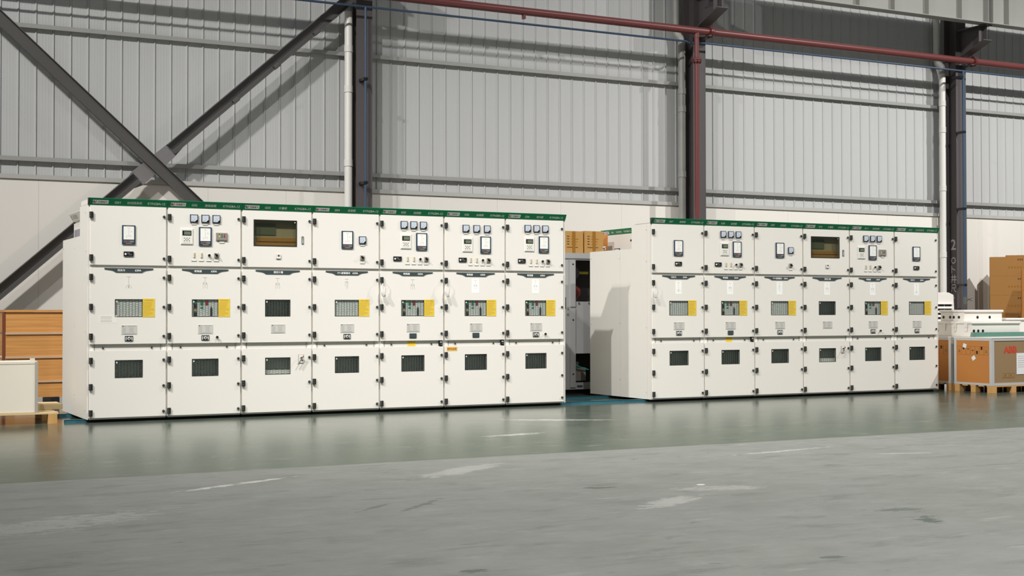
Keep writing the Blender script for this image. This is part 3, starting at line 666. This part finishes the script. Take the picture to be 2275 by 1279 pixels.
def cabinet(loc, code, title, kind, label, group, rz=0.0, plate=None, left_end=False, right_end=False, extras=(), green='sign_green', lifted=False):
    t = thing('switchgear_cabinet', loc, label, 'electrical cabinet', group, rz)
    place('body', BODY, t)
    mb = MB(); header(mb, code, title, green=green); hs = mb.build('header_sign', t); plabel(hs, f'green header sign reading {code} and KYN28A-12 in white'[:0] or f'slanted green header sign with white lettering {code}')
    # doors
    D = 'cabinet_paint'; y0, y1 = -0.018, 0.0005
    mb = MB()
    if kind == 'C': mb.holed(0.009, 0.786, 1.620, 2.232, (0.137, 0.611, 1.858, 2.130), y0, y1, D)
    else: mb.box(0.009, 0.786, y0, y1, 1.620, 2.232, D)
    ud = mb.build('upper_door', t, bevel=0.002)
    mb = MB(); mb.holed(0.009, 0.786, 0.803, 1.592, (0.262, 0.542, 1.089, 1.265), y0, y1, D); md = mb.build('middle_door', t, bevel=0.002)
    mb = MB(); mb.holed(0.009, 0.786, 0.046, 0.737, (0.264, 0.544, 0.458, 0.634), y0, y1, D); ld = mb.build('lower_door', t, bevel=0.002)
    for d_, hz in ((ud, HZ_U), (md, HZ_M), (ld, HZ_L)):
        for z in hz: place('hinge', HINGE, d_, (0.019, y0, z)); place('lock', LOCK, d_, (0.763, y0, z))
    # upper door instruments
    P = lambda nm, me, x, z: place(nm, me, ud, (x, y0, z))
    if kind == 'A': P('status_display', IND, 0.397, 1.937); P('live_line_indicator', BLK, 0.397, 1.738)
    if kind == 'D':
        P('status_display', IND, 0.406, 1.940); P('panel_meter', METER, 0.586, 1.940); P('label_plate', LAB, 0.587, 1.880); P('rotary_switch', ROT, 0.585, 1.742); P('label_plate', LAB, 0.586, 1.683)
    if kind == 'B':
        for x in (0.279, 0.400, 0.519): P('panel_meter', METER, x, 2.127); P('label_plate', LAB, x+0.001, 2.068)
        P('protection_relay', RELAY, 0.203, 1.934); P('status_display', IND, 0.400, 1.939); P('annunciator', GRAY, 0.578, 1.940); P('label_plate', LAB, 0.581, 1.878)
        cx_ = (0.283, 0.361, 0.443, 0.522)
    if kind == 'E':
        mx = (0.292, 0.412, 0.532); mz = 2.127; rx, ix, bx = 0.316, 0.511, 0.212; rz_ = 1.937
        if 'G06low' in extras: mx = (0.274, 0.413, 0.551); mz = 2.106; rx, ix, bx = 0.296, 0.531, 0.233; rz_ = 1.917
        for x in mx: P('panel_meter', METER, x, mz); P('label_plate', LAB, x+0.001, mz-0.060)
        P('protection_relay', RELAY, rx, rz_); P('status_display', IND, ix, rz_+0.002); P('live_line_indicator', BLK, bx, 1.739); cx_ = (0.338, 0.416, 0.494, 0.571)
    if kind in 'BE':
        for x, me, nm in zip(cx_, (LINK, LINK, KNOB, ROT), ('link_switch', 'link_switch', 'selector_knob', 'rotary_switch')):
            P(nm, me, x, 1.738); P('label_plate', LAB, x-0.002, 1.681)
    if kind == 'C':
        mb = MB(); wf = [(0.130, 0.139, 1.851, 2.137), (0.609, 0.618, 1.851, 2.137), (0.139, 0.609, 1.851, 1.860), (0.139, 0.609, 2.128, 2.137)]
        for a, b, c_, d in wf: mb.box(a, b, -0.022, -0.010, c_, d, 'hinge_black')
        mb.box(0.137, 0.611, -0.014, -0.011, 1.858, 2.130, 'smoked_pane'); mb.box(0.592, 0.602, -0.0165, -0.014, 2.108, 2.120, 'label_white')
        mb.build('viewing_window', ud)
        mb = MB(); mb.box(0.05, 0.75, 0.030, 0.040, 1.64, 2.2, 'olive_board'); mb.box(0.10, 0.70, 0.012, 0.030, 1.70, 1.890, 'bakelite'); mb.box(0.18, 0.66, 0.020, 0.030, 1.905, 1.945, 'bakelite')
        mb.box(0.15, 0.39, 0.022, 0.030, 1.975, 2.10, 'device_green')
        mb.build('meter_shelf', t)
        MB().box(0.05, 0.75, 0.085, 0.095, 0.82, 1.56, 'inner_green').build('inner_screen', t)
        MB().box(0.20, 0.62, 0.015, 0.08, 0.30, 0.50, 'breaker_white').build('lit_strip_block', t)  # white block paints the lit strip at the bottom of the lower window
        P('door_latch', STRIP, 0.684, 1.922); P('key_lock', KEYBOX, 0.408, 1.739)
    # middle door
    Q = lambda nm, me, x, z, d_=md: place(nm, me, d_, (x, y0, z))
    Q('viewing_window', WIN, 0.402, 1.177); place('mesh_screen', NET, md, (0.402, -0.0115, 1.177)); Q('nameplate', NAME, 0.406, 0.951)
    if kind != 'C':
        Q('warning_sticker', YEL, 0.607, 1.178)
        Q('socket_cover' if 'cover' in extras else 'racking_key_socket', COVER if 'cover' in extras else KEY, 0.404, 0.860)
        if kind in 'BE':
            b_ = place('breaker_front', BREAK, t, (0.402, -0.004, 1.177)); place('push_button', BTN_G, b_, (-0.032, 0, 0.052)); place('push_button', BTN_R, b_, (0.020, 0, 0.052))
        else: place('truck_front', PLAIN, t, (0.402, -0.006, 1.177))
    if 'round' in extras: Q('selector_knob', KNOB, 0.531, 0.866)
    mb = MB(); door_plate(mb, plate); mb.build('door_plate', md)
    mb = MB(); diagram(mb, kind, 'sticker' in extras); mb.build('wiring_diagram', md)
    # lower door and the strip above it
    Q('viewing_window', WIN, 0.404, 0.546, ld); place('mesh_screen', NET, ld, (0.404, -0.0115, 0.546))
    if kind == 'C': Q('earthing_handle', HANDLE, 0.668, 0.618, ld)
    else:
        for x in (0.145, 0.643): place('screw', SCREW, t, (x, 0.004, 0.763))
    if 'yellow' in extras: place('warning_sticker', YEL2, t, (0.395, 0.004, 0.769))
    if 'dark' in extras: place('interlock_switch', DK, t, (0.756, 0.002, 0.767))
    if 'note' in extras:
        mb = MB(); mb.box(0.03, 0.163, -0.0195, -0.018, 0.680, 0.725, 'orange_note'); mb.text('配件在此柜', 0.0965, 0.7025, -0.0198, 0.026, 'card_print', w=0.115); plabel(mb.build('paper_note', ld), 'orange paper note with dark Chinese lettering')
    if 'smear' in extras:
        mb = MB(); mb.box(0.10, 0.28, -0.0186, -0.018, 1.02, 1.10, 'label_white')
        for z in (1.085, 1.07, 1.05, 1.035): mb.box(0.115, 0.23, -0.019, -0.0186, z, z+0.004, 'detail_grey_label_shadow')
        mb.build('paper_label', md)
    for end, sx in ((left_end, -1), (right_end, 1)):
        if not end: continue
        mb = MB(); a, b = (-0.016, 0.0) if sx < 0 else (0.8, 0.816)
        for u0, u1, z1 in ((-0.003, 0.065, 2.24), (0.068, 0.428, 2.24), (0.428, 0.702, 1.935), (0.706, 1.475, 1.935)):
            mb.box(a, b, u0, u1, 0.032, z1, 'cabinet_paint')
        mb.box(a+(0.003 if sx < 0 else 0), b-(0.003 if sx > 0 else 0), 0.001, 0.37, 2.245, 2.294, 'cabinet_paint')
        mb.build('side_panel', t)
        xs = a-0.002 if sx < 0 else b
        sm = MB().cyl((0, 0, 0), (0.002, 0, 0), 0.008, 'channel_grey', 10).mesh('screw')
        for u, z in ((0.085, 2.16), (0.085, 1.76), (0.085, 0.93), (0.085, 0.12), (0.72, 1.82), (0.72, 0.98), (0.72, 0.25), (1.44, 1.84), (1.44, 0.96)): place('screw', sm, t, (xs, u, z))
        mb = MB(); ex = (-0.014, 0.0) if sx < 0 else (0.8, 0.812); mb.prism([(-0.016, 2.240), (-0.050, 2.304), (-0.050, 2.308), (0.0, 2.308), (0.0, 2.236)], ex[0], ex[1], 'slate_plate' if sx < 0 else green, 'x'); mb.build('sign_end_cap', t)
    if lifted:
        for x, y in ((0.10, 1.30), (0.10, 0.52)):
            mb = MB(); mb.cyl((0, 0, 0), (0, 0, 0.03), 0.012, 'chrome', 12); pts = [(0.022*math.cos(k*math.pi/8), 0, 0.048+0.022*math.sin(k*math.pi/8)) for k in range(17)]; mb.tube(pts, 0.007, 'chrome', 8); mb.build('lifting_eye', t, (x, y, 1.93), smooth=True)
    return t
PL = {'A': ('隔离车', '630A'), 'B': ('断路器', '630A'), 'C': ('固定计量',), 'D': ('PT+避雷器车', '630A'), 'E': ('断路器', '630A')}
G1, G2 = 'white switchgear cabinets of the long left row', 'white switchgear cabinets of the short right row'
row1 = [('G01', '进线隔离柜', 'A', 'white switchgear cabinet G01 at the left end of the long row, full side showing', ('smear',)),
        ('G02', '进线总柜', 'B', 'white switchgear cabinet G02, second in the long row, three meters and a grey signal unit', ('round',)),
        ('G03', '计量柜', 'C', 'white switchgear cabinet G03 of the long row with a wide brown tinted upper window', ()),
        ('G04', '压变柜', 'D', 'white switchgear cabinet G04 of the long row with only a single meter', ()),
        ('G05', '出线柜', 'E', 'white switchgear cabinet G05 of the long row with yellow sticker under the middle door', ('cover', 'yellow', 'dark')),
        ('G06', '出线柜', 'E', 'white switchgear cabinet of the long row with orange note on its lower door', ('cover', 'dark', 'G06low', 'note', 'sticker')),
        ('G06', '母分柜', 'E', 'white switchgear cabinet with three meters at the right end of the long row', ('round', 'sticker'))]
row2 = [('G07', '母联柜', 'A', 'white switchgear cabinet G07 at the left end of the short row, shadowed side showing', ('sticker',)),
        ('G08', '出线柜', 'E', 'white switchgear cabinet G08, second in the short row, yellow sticker below its middle door', ('cover', 'yellow', 'dark', 'sticker')),
        ('G09', '压变柜', 'D', 'white switchgear cabinet G09 of the short row with a single meter', ('sticker',)),
        ('G10', '计量柜', 'C', 'white switchgear cabinet G10 of the short row with a wide dark upper window', ('sticker',)),
        ('G11', '进线总柜', 'B', 'white switchgear cabinet G11 of the short row with three meters and a grey signal unit', ('round', 'sticker')),
        ('G12', '进线隔离柜', 'A', 'white switchgear cabinet G12 at the right end of the short row, no meters', ('sticker',))]
X2, Y2 = 6.842, -0.027
for i, (code, title, kind, lab, ex) in enumerate(row1):
    cabinet((0.8*i, 0, 0), code, title, kind, lab, G1, plate=PL[kind], left_end=i == 0, right_end=i == 6, extras=ex)
for i, (code, title, kind, lab, ex) in enumerate(row2):
    cabinet((X2+0.8*i, Y2, 0), code, title, kind, lab, G2, plate=PL[kind], left_end=i == 0, right_end=i == 5, extras=ex, lifted=i == 0)
cabinet((7.76, 2.62, 0), 'G01', '进线隔离柜', 'A', 'white cabinet turned sideways behind the short row, only its green header and top showing', None, rz=-math.pi/2, plate=PL['A'], left_end=True, extras=())

# floor rails under the rows
for y, lab in ((0.11, 'blue painted steel floor rail under the front of both cabinet rows'), (0.98, 'blue painted steel floor rail under the back of both cabinet rows')):
    mb = MB(); mb.box(-0.21, 11.75, y, y+0.065, 0.0, 0.006, 'rail_blue'); mb.box(-0.21, 11.75, y, y+0.006, 0.006, 0.028, 'rail_blue'); mb.box(-0.21, 11.75, y+0.059, y+0.065, 0.006, 0.028, 'rail_blue'); mb.box(-0.21, 11.75, y, y+0.065, 0.022, 0.028, 'rail_blue')
    tag(mb.build('floor_rail'), lab, 'rail', 'blue floor rails')

# plastic key bags hanging on hinges
def key_bag(x, y, z, label):
    t = thing('plastic_bag', (x, y, z), label, 'bag', 'plastic bags tied to door hinges')
    mb = MB(); n_ = 10; rings = [(0.0, 0.006), (-0.03, 0.010), (-0.06, 0.020), (-0.095, 0.030), (-0.125, 0.034), (-0.145, 0.028), (-0.152, 0.010)]
    vs = []; fs = []
    rr = random.Random(int(x*10))
    for dz, rad in rings:
        for k in range(n_):
            a = 2*math.pi*k/n_; q = rad*(1+0.22*rr.uniform(-1, 1)); vs.append((0.75*q*math.cos(a)+0.012*math.sin(dz*30), -0.02+0.45*q*math.sin(a), dz))
    for i in range(len(rings)-1):
        fs += [(i*n_+k, i*n_+(k+1) % n_, (i+1)*n_+(k+1) % n_, (i+1)*n_+k) for k in range(n_)]
    fs += [tuple(range(n_)), tuple(range((len(rings)-1)*n_, len(rings)*n_))]
    mb.add(vs, fs, 'bag_white'); mb.build('pouch', t, smooth=True)
    MB().tube([(0.0, 0.014, 0.05), (0.004, -0.018, 0.03), (0, -0.02, 0.0)], 0.0035, 'black', 8).build('tie', t)
key_bag(3.215, -0.052, 1.455, 'small white plastic bag hanging on a hinge of cabinet G05')
key_bag(4.005, -0.052, 1.455, 'small white plastic bag hanging at the hinge of the cabinet with the orange note')
key_bag(X2+0.006, Y2-0.052, 1.455, 'small white plastic bag hanging on the outer hinge of cabinet G07')

# ------------------------------------------------------------------ things behind the rows
# grey open cabinet in the gap
t = thing('open_switch_cubicle', (6.90, 1.78, 0), 'grey unpainted open cubicle with dark cut-outs in the gap between rows', 'electrical cabinet')
mb = MB(); g = 'grey_cabinet'
x0, x1, dp = -0.62, 0.68, 0.85
mb.box(x0, x0+0.01, 0, dp, 0.06, 1.93, g); mb.box(x1-0.01, x1, 0, dp, 0.06, 1.93, g); mb.box(x0, x1, dp-0.01, dp, 0.06, 1.93, g); mb.box(x0, x1, 0, dp, 1.92, 1.93, g); mb.box(x0, x1, 0, dp, 0.06, 0.07, g); mb.box(x0, x1, 0.01, dp, 1.0, 1.01, g)
mb.box(x0, x1, -0.012, 0.01, 1.86, 1.935, g)
mb.box(x0, -0.11, 0, 0.01, 0.06, 1.86, g); mb.box(-0.11, x1-0.13, 0, 0.01, 0.56, 1.27, g); mb.box(x1-0.13, x1, 0, 0.01, 0.06, 1.86, g); mb.box(-0.11, x1-0.13, 0, 0.01, 0.06, 0.165, g); mb.box(-0.11, x1-0.13, 0, 0.01, 1.838, 1.86, g)
mb.build('carcass', t)
MB().box(x0+0.02, x1-0.02, 0.03, dp-0.03, 0.0, 0.06, 'base_gap_black').build('plinth', t)
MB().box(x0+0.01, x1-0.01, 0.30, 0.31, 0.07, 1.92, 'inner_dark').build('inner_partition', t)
mb = MB(); mb.box(-0.20, -0.115, -0.014, 0, 1.20, 1.845, g); mb.box(-0.20, -0.115, -0.014, 0, 0.10, 1.18, g); mb.build('corner_strip', t)
MB().box(-0.30, -0.265, -0.006, 0.0, 1.17, 1.33, 'black').build('handle_slot', t)
mb = MB()
for z in (1.78, 1.02, 0.28): mb.cyl((-0.155, -0.014, z), (-0.155, -0.018, z), 0.011, 'black', 10)
mb.build('screw', t)
mb = MB()
for z in (1.10, 1.18): mb.cyl((-0.235, 0, z), (-0.235, -0.012, z), 0.014, 'chrome', 12)
for x in (-0.06, 0.10): mb.cyl((x, 0, 1.25), (x, -0.010, 1.25), 0.014, 'chrome', 12)
mb.build('bolt', t)
MB().box(-0.085, 0.0, -0.004, 0, 0.10, 0.125, 'slate_plate').build('name_tag', t)
mb = MB(); mb.tube([(-0.09, 0.2, 1.66), (-0.02, 0.18, 1.67), (0.2, 0.2, 1.67)], 0.02, 'lamp_yellow', 10); mb.build('busbar', t)
mb = MB(); mb.cyl((-0.08, 0.06, 1.40), (-0.08, 0.26, 1.40), 0.085, 'insulator_red', 20); mb.cyl((-0.08, 0.05, 1.40), (-0.08, 0.06, 1.40), 0.05, 'insulator_red', 20); mb.build('insulator', t, smooth=True)
mb = MB(); mb.cyl((-0.10, 0.06, 1.66), (-0.10, 0.26, 1.66), 0.09, 'black', 20); mb.build('contact_box', t, smooth=True)
mb = MB(); mb.box(-0.06, 0.12, 0.12, 0.28, 0.18, 0.36, 'device_grey'); mb.cyl((0.0, 0.2, 0.36), (0.0, 0.2, 0.44), 0.05, 'detail_grey_label_shadow', 14); mb.build('transformer', t)
mb = MB(); mb.tube([(-0.1, 0.1, 0.42), (-0.02, 0.08, 0.38), (0.05, 0.09, 0.36), (0.15, 0.1, 0.33)], 0.008, 'teal', 8); mb.build('cable', t)

def carton(loc, w, d, h, label, group, m='card_gold', rz=0.0, lines=True, tape=True, prints=None):
    t = thing('cardboard_box', loc, label, 'cardboard box', group, rz)
    mb = MB(); mb.box(-w/2, w/2, 0, d, 0, h, m)
    if prints == 'small':
        for k in range(5): mb.box(-w*0.04+k*w*0.075, -w*0.04+k*w*0.075+w*0.04, -0.0012, 0, h*0.40, h*0.50, 'tape_brown')
        for k in range(3): mb.box(w*0.20+k*0.035, w*0.20+k*0.035+0.02, -0.0012, 0, h*0.80, h*0.90, 'card_print')
        mb.box(w*0.18, w*0.42, -0.0012, 0, h*0.12, h*0.14, 'tape_brown')
    if prints == 'list':
        for k in range(4):
            z = h*(0.74-0.115*k); mb.box(-w*0.36, -w*0.24, -0.0012, 0, z, z+h*0.045, 'card_print'); mb.box(-w*0.14, w*(0.10+0.05*((k*7) % 4)), -0.0012, 0, z, z+h*0.035, 'tape_brown')
        mb.cyl((-w*0.28, 0, h*0.41), (-w*0.28, -0.0013, h*0.41), h*0.03, 'card_print', 10)
        mb.box(-w*0.36, w*0.22, -0.0012, 0, h*0.25, h*0.285, 'card_print')
    mb.build('carton', t, bevel=0.003)
    if tape: MB().box(-w*0.08, w*0.08, -0.002, 0, h*0.02, h*0.99, 'tape_brown').build('packing_tape', t)
    return t
GC = 'small cartons on the grey cubicle'
carton((6.835, 1.90, 1.937), 0.30, 0.32, 0.305, 'gold cardboard carton on the grey cubicle, left one of the pair', GC, prints='list')
carton((7.160, 1.90, 1.937), 0.305, 0.32, 0.312, 'gold cardboard carton on the grey cubicle, right one beside green header', GC, prints='list', rz=0.03)
carton((7.465, 2.24, 1.937), 0.25, 0.3, 0.29, 'sliver of cardboard carton behind the pair on the grey cubicle', GC, 'card_orange', tape=False)

# white cabinet with grey header behind the left end
t = thing('control_cabinet', (0.275, 2.50, 0), 'white cabinet with slanted grey header peeking out behind the left end of the long row', 'electrical cabinet', None, -math.pi/2)
mb = MB(); mb.box(0, 0.75, 0.02, 0.9, 0.03, 2.22, 'cabinet_paint'); mb.box(0.03, 0.72, 0.06, 0.86, 0.0, 0.03, 'base_gap_black'); mb.build('body', t)
MB().box(0.008, 0.742, 0.0, 0.02, 0.06, 2.19, 'cabinet_paint').build('door', t, bevel=0.002)
mb = MB(); mb.prism([(-0.01, 2.215), (-0.055, 2.30), (-0.05, 2.305), (0.02, 2.305), (0.02, 2.21)], 0.0, 0.75, 'label_white', 'x')
sl = -0.045/0.085
for a in (0.03, 0.16, 0.25, 0.34):
    mb.add([(x, -0.0112+sl*(z-2.215), z) for x in (a, a+0.06) for z in (2.235, 2.28)], [(0, 2, 3, 1)], 'detail_grey_label_shadow')
mb.build('header_sign', t)
slm = MB().box(-0.024, 0.024, -0.003, 0, -0.05, 0.05, 'slot_purple').mesh('meter_slot')
for k in range(6): place('meter_slot', slm, t, (0.10+0.098*k, 0, 2.06))
bt = MB().cyl((0, 0, 0), (0, -0.006, 0), 0.010, 'print_grey', 10).mesh('button')
for k in range(6): place('button', bt, t, (0.10+0.098*k, 0, 1.985))

# wooden crate behind the left end
t = thing('wooden_crate', (0.15, 3.00, 0), 'large plank-sided wooden crate standing behind the left cabinet', 'crate')
mb = MB()
for z0, z1 in ((0.10, 0.285), (0.305, 0.575), (0.60, 0.865), (0.89, 1.135)):
    MB().box(-0.585, 0.60, 0.012, 0.03, z0, z1, 'crate_wood').build('front_plank', t); MB().box(-0.585, -0.567, 0.05, 0.60, z0, z1, 'crate_wood').build('side_plank', t)
for z in (0.292, 0.587, 0.877): MB().box(-0.58, 0.60, -0.004, 0.03, z-0.012, z+0.012, 'crate_rail').build('rail', t)
MB().box(-0.595, 0.62, -0.01, 0.68, 1.137, 1.162, 'crate_wood').build('lid', t)
po = MB().box(-0.012, 0.022, 0.0, 0.05, 0.06, 1.137, 'crate_post').mesh('post')
for x in (-0.60, 0.585): place('post', po, t, (x, 0.01, 0)); place('post', po, t, (x, 0.60, 0))
sk = MB().box(-0.05, 0.05, 0.0, 0.66, 0.0, 0.095, 'base_gap_black').mesh('skid')
for x in (-0.52, 0.0, 0.36, 0.54): place('skid', sk, t, (x, 0.0, 0))

# pallets
def pallet(loc, w, d, label, group, h=0.10, nb=3, wood='pale_wood', rz=0.0, boards=5):
    t = thing('wooden_pallet', loc, label, 'pallet', group, rz)
    bw = 0.10
    for k in range(boards):
        y = k*(d-bw)/(boards-1); MB().box(0, w, y, y+bw, h-0.018, h, wood).build('deck_board', t)
    for i in range(nb):
        x = i*(w-bw)/(nb-1)
        for j in range(3):
            y = j*(d-bw)/2; MB().box(x, x+bw*0.9, y, y+bw*0.9, 0.0, h-0.018, 'block_wood').build('block', t)
    return t
pallet((-1.50, 0.09, 0), 1.22, 0.9, 'pale wooden pallet under the cream box at the left edge', 'wooden pallets', h=0.115)
t = MB().box(-0.19, 0.19, 0.0, 0.40, 0.0, 0.055, 'pale_wood').build('timber_offcut', None, (-0.36, 0.50, 0.116)); tag(t, 'flat pale timber block lying on the pallet beside the cream box', 'timber')
t = thing('packing_case', (-0.885, 0.10, 0.116), 'cream painted packing case on a pallet at the left edge', 'box')
mb = MB(); mb.box(-0.40, 0.40, 0.0, 0.36, 0.0, 0.515, 'box_cream'); mb.build('case', t, bevel=0.006)
mb = MB(); mb.box(0.375, 0.406, -0.006, 0.03, 0.0, 0.515, 'detail_grey_label_shadow'); mb.build('corner_strip', t)
MB().box(-0.40, 0.40, -0.003, 0.36, 0.495, 0.520, 'box_cream').build('lid', t)
MB().box(0.33, 0.375, 0.0, 0.02, 0.52, 0.55, 'box_cream').build('tab', t)

# ------------------------------------------------------------------ right: big framed cartons on pallets
GP = 'large framed cartons at the right'
pallet((12.0, -0.69, 0), 1.6, 0.70, 'wooden pallet under the front large carton at the right edge', 'wooden pallets', h=0.10, nb=5, wood='block_wood')
pallet((12.0, 0.07, 0), 1.6, 0.70, 'wooden pallet under the rear large carton beside the short row', 'wooden pallets', h=0.10, nb=5, wood='block_wood')
def framed(loc, w, d, h, label, front):
    t = thing('framed_carton', loc, label, 'cardboard box', GP)
    mb = MB(); mb.box(0.004, w, 0.004, d-0.004, 0.0, h, 'card_dull'); mb.box(0.002, 0.0045, 0.006, d-0.006, 0.004, h-0.004, 'card_orange')
    X = Matrix.Rotation(math.radians(-90), 4, 'Z')
    # handling symbols printed on the left face (local u runs from rear to front)
    for k in range(7):
        u = -d+0.06+k*0.083
        for bx in ((u, u+0.075, 0.42, 0.424), (u, u+0.075, 0.535, 0.539), (u, u+0.003, 0.42, 0.539), (u+0.072, u+0.075, 0.42, 0.539)): mb.box(bx[0], bx[1], 0.0012, 0.003, bx[2], bx[3], 'tape_brown', X)
        cz = 0.455+0.02*((k*3) % 4)
        if k in (1, 4, 5): mb.box(u+0.02, u+0.052, 0.0012, 0.003, cz-0.022, cz+0.022, 'black', X)
        elif k in (0, 6): mb.prism([(u+0.015, 0.45), (u+0.06, 0.45), (u+0.0375, 0.51)], 0.0012, 0.003, 'tape_brown', 'y', X)
        else: mb.box(u+0.02, u+0.055, 0.0012, 0.003, cz, cz+0.014, 'card_print', X)
    if front:
        mb.text('ABB', 0.355, 0.495, 0.003, 0.100, 'abb_red', w=0.255, off=0.045)
        mb.box(0.235, 0.475, 0.00285, 0.0035, 0.4935, 0.4965, 'card_dull')
        for x in (0.270, 0.363, 0.444): mb.box(x, x+0.003, 0.00285, 0.0035, 0.448, 0.542, 'card_dull')
        mb.box(0.28, 0.43, 0.003, 0.004, 0.615, 0.622, 'tape_brown')
        for bx in ((0.21, 0.44, 0.115, 0.118), (0.21, 0.44, 0.165, 0.168), (0.21, 0.213, 0.115, 0.168), (0.437, 0.44, 0.115, 0.168), (0.325, 0.328, 0.115, 0.168), (0.2, 0.44, 0.10, 0.105)): mb.box(bx[0], bx[1], 0.003, 0.004, bx[2], bx[3], 'tape_brown')
        mb.box(0.245, 0.275, 0.003, 0.004, 0.13, 0.15, 'tape_brown'); mb.box(0.35, 0.38, 0.003, 0.004, 0.13, 0.15, 'tape_brown')
    mb.build('carton', t)
    e = 'edge_metal'; mb = MB()
    for y in (-0.001, d-0.045): mb.box(-0.0015, 0.002, y, y+0.046, 0.031, h-0.036, e)
    mb.box(-0.0015, 0.002, -0.001, d, 0, 0.03, e); mb.box(-0.0015, 0.002, -0.001, d, h-0.035, h, e)
    mb.box(0.0025, 0.045, -0.001, 0.0035, 0.036, h-0.036, e); mb.box(0.0025, w, -0.001, 0.0035, 0, 0.035, e); mb.box(0.0025, w, -0.001, 0.0035, h-0.035, h, e)
    mb.build('edge_strips', t)
    MB().box(-0.004, w, -0.004, d+0.002, h, h+0.014, 'plastic_white').build('top_sheet', t)
    if front:
        X = Matrix.Rotation(math.radians(-90), 4, 'Z')
        for u, z, a in ((-0.50, 0.545, 0.25), (-0.335, 0.375, -0.6)):
            Y_ = X @ Matrix.Translation((u, 0, z)) @ Matrix.Rotation(a, 4, 'Y'); MB().box(-0.032, 0.032, 0.0, 0.002, -0.028, 0.028, 'paper_white', Y_).build('paper_tag', t)
        mb = MB(); mb.box(0.475, 0.70, 0.0, 0.003, 0.15, 0.445, 'paper_white')
        for k in range(6): mb.box(0.50, 0.66, -0.001, 0.0, 0.40-k*0.03, 0.404-k*0.03, 'detail_grey_label_shadow')
        mb.build('shipping_label', t)
    return t
framed((12.0, -0.69, 0.10), 1.6, 0.70, 0.655, 'large metal edged carton with red lettering and white paper label at right', True)
framed((12.0, 0.07, 0.10), 1.6, 0.70, 0.655, 'large metal edged carton half hidden by the right end of the short row', False)

# plastic enclosures on top
def enclosure(loc, w, d, h, label, holes_left, holes_front, latches=0, lid=0.035):
    t = thing('plastic_enclosure', loc, label, 'plastic box', 'white plastic enclosures')
    m = 'plastic_white'
    MB().box(0, w, 0, d, 0, h-lid, m).build('case', t, bevel=0.006)
    MB().box(-0.018, w+0.018, -0.018, d+0.018, h-lid, h, m).build('lid', t, bevel=0.012)
    hl = MB().cyl((0, 0, 0), (-0.003, 0, 0), 0.021, 'black', 16).mesh('cable_hole'); hf = MB().cyl((0, 0, 0), (0, -0.003, 0), 0.021, 'black', 16).mesh('cable_hole')
    for y in holes_left: place('cable_hole', hl, t, (0, y, (h-lid)*0.45))
    for x in holes_front: place('cable_hole', hf, t, (x, 0, (h-lid)*0.45))
    la = MB().box(-0.014, 0, -0.03, 0.03, -0.035, 0.02, m); la.box(-0.008, 0, -0.022, 0.022, -0.09, -0.035, m); la = la.mesh('latch')
    for k in range(latches): place('latch', la, t, (-0.004, 0.10+k*0.21, h-lid-0.015))
    return t
enclosure((12.13, -0.20, 0.770), 0.95, 0.72, 0.215, 'larger white plastic enclosure with side latches, under the smaller one', (0.66,), (0.04, 0.125, 0.215), latches=3)
enclosure((12.19, 0.0, 0.986), 0.75, 0.46, 0.165, 'smaller white plastic enclosure, topmost on the right cartons', (0.10, 0.20, 0.27, 0.40), (0.26, 0.50))
enclosure((13.14, 0.12, 0.770), 0.45, 0.5, 0.26, 'white plastic enclosure cut off by the right edge', (), ())
t = thing('glass_panes', (12.06, -0.345, 0.770), 'stack of greenish glass panes lying in front of the larger enclosure', 'glass')
for k in range(5): MB().box(0.004*k, 1.30-0.003*k, 0.0, 0.11, 0.013*k, 0.013*k+0.0115, 'glass_green').build('pane', t)

# louvred unit and carton stacks by the wall
t = thing('evaporative_cooler', (15.70, 4.00, 0), 'white louvred air cooler standing at the wall beside the right column', 'air cooler')
mb = MB(); w2 = 0.345
mb.prism([(-w2, 0.0), (w2, 0.0), (w2, 1.22), (w2-0.015, 1.43), (w2-0.12, 1.47), (-w2+0.12, 1.47), (-w2+0.015, 1.43), (-w2, 1.22)], 0.02, 0.45, 'plastic_white'); mb.build('housing', t, bevel=0.008)
mb = MB()
for k in range(13):
    z = 0.30+k*0.077
    for a, b in ((-0.29, -0.10), (-0.08, 0.09), (0.11, 0.27)): mb.box(a, b, 0.012, 0.021, z, z+0.032, 'black')
mb.build('intake_slots', t)
sl_ = MB().box(-0.31, 0.29, -0.012, 0.0205, 0.0, 0.012, 'plastic_white').mesh('louvre')
for k in range(13): place('louvre', sl_, t, (0, 0, 0.333+k*0.077))
GS = 'cartons stacked at the far right'
nm = ['topmost', 'second from top', 'third from top', 'fourth from top', 'fifth from top', 'lowest']
RZ = math.radians(-45.0); LX = Vector((math.cos(RZ), math.sin(RZ), 0)); LY = Vector((-math.sin(RZ), math.cos(RZ), 0))
def stack(corner, n_, w_, d_, pitch, label, m_, pr):
    for k in range(n_):
        c = Vector((corner[0], corner[1], 0)) + LX*(w_/2+random.uniform(-0.006, 0.006)); c.z = pitch*k
        carton(tuple(c), w_, d_, pitch-0.0015, label.format((nm[-n_:] if n_ < 6 else nm)[n_-1-k] if k else 'lowest'), GS, m_, prints=pr, tape=False, rz=RZ+random.uniform(-0.012, 0.012))
stack((17.14, 4.20), 6, 0.70, 0.36, 0.3575, 'brown carton {} in the left stack by the far right wall', 'card_brown', 'small')
c0 = Vector((17.14, 4.20, 0)) + LY*0.40 + LX*0.29
stack((c0.x, c0.y), 6, 0.62, 0.30, 0.3650, 'brown carton {} in the rear stack peeking over the left one', 'card_brown', None)
stack((16.975, 3.30), 5, 0.66, 0.36, 0.378, 'orange brown carton {} in the front stack cut by the right frame edge', 'card_amber', 'small')
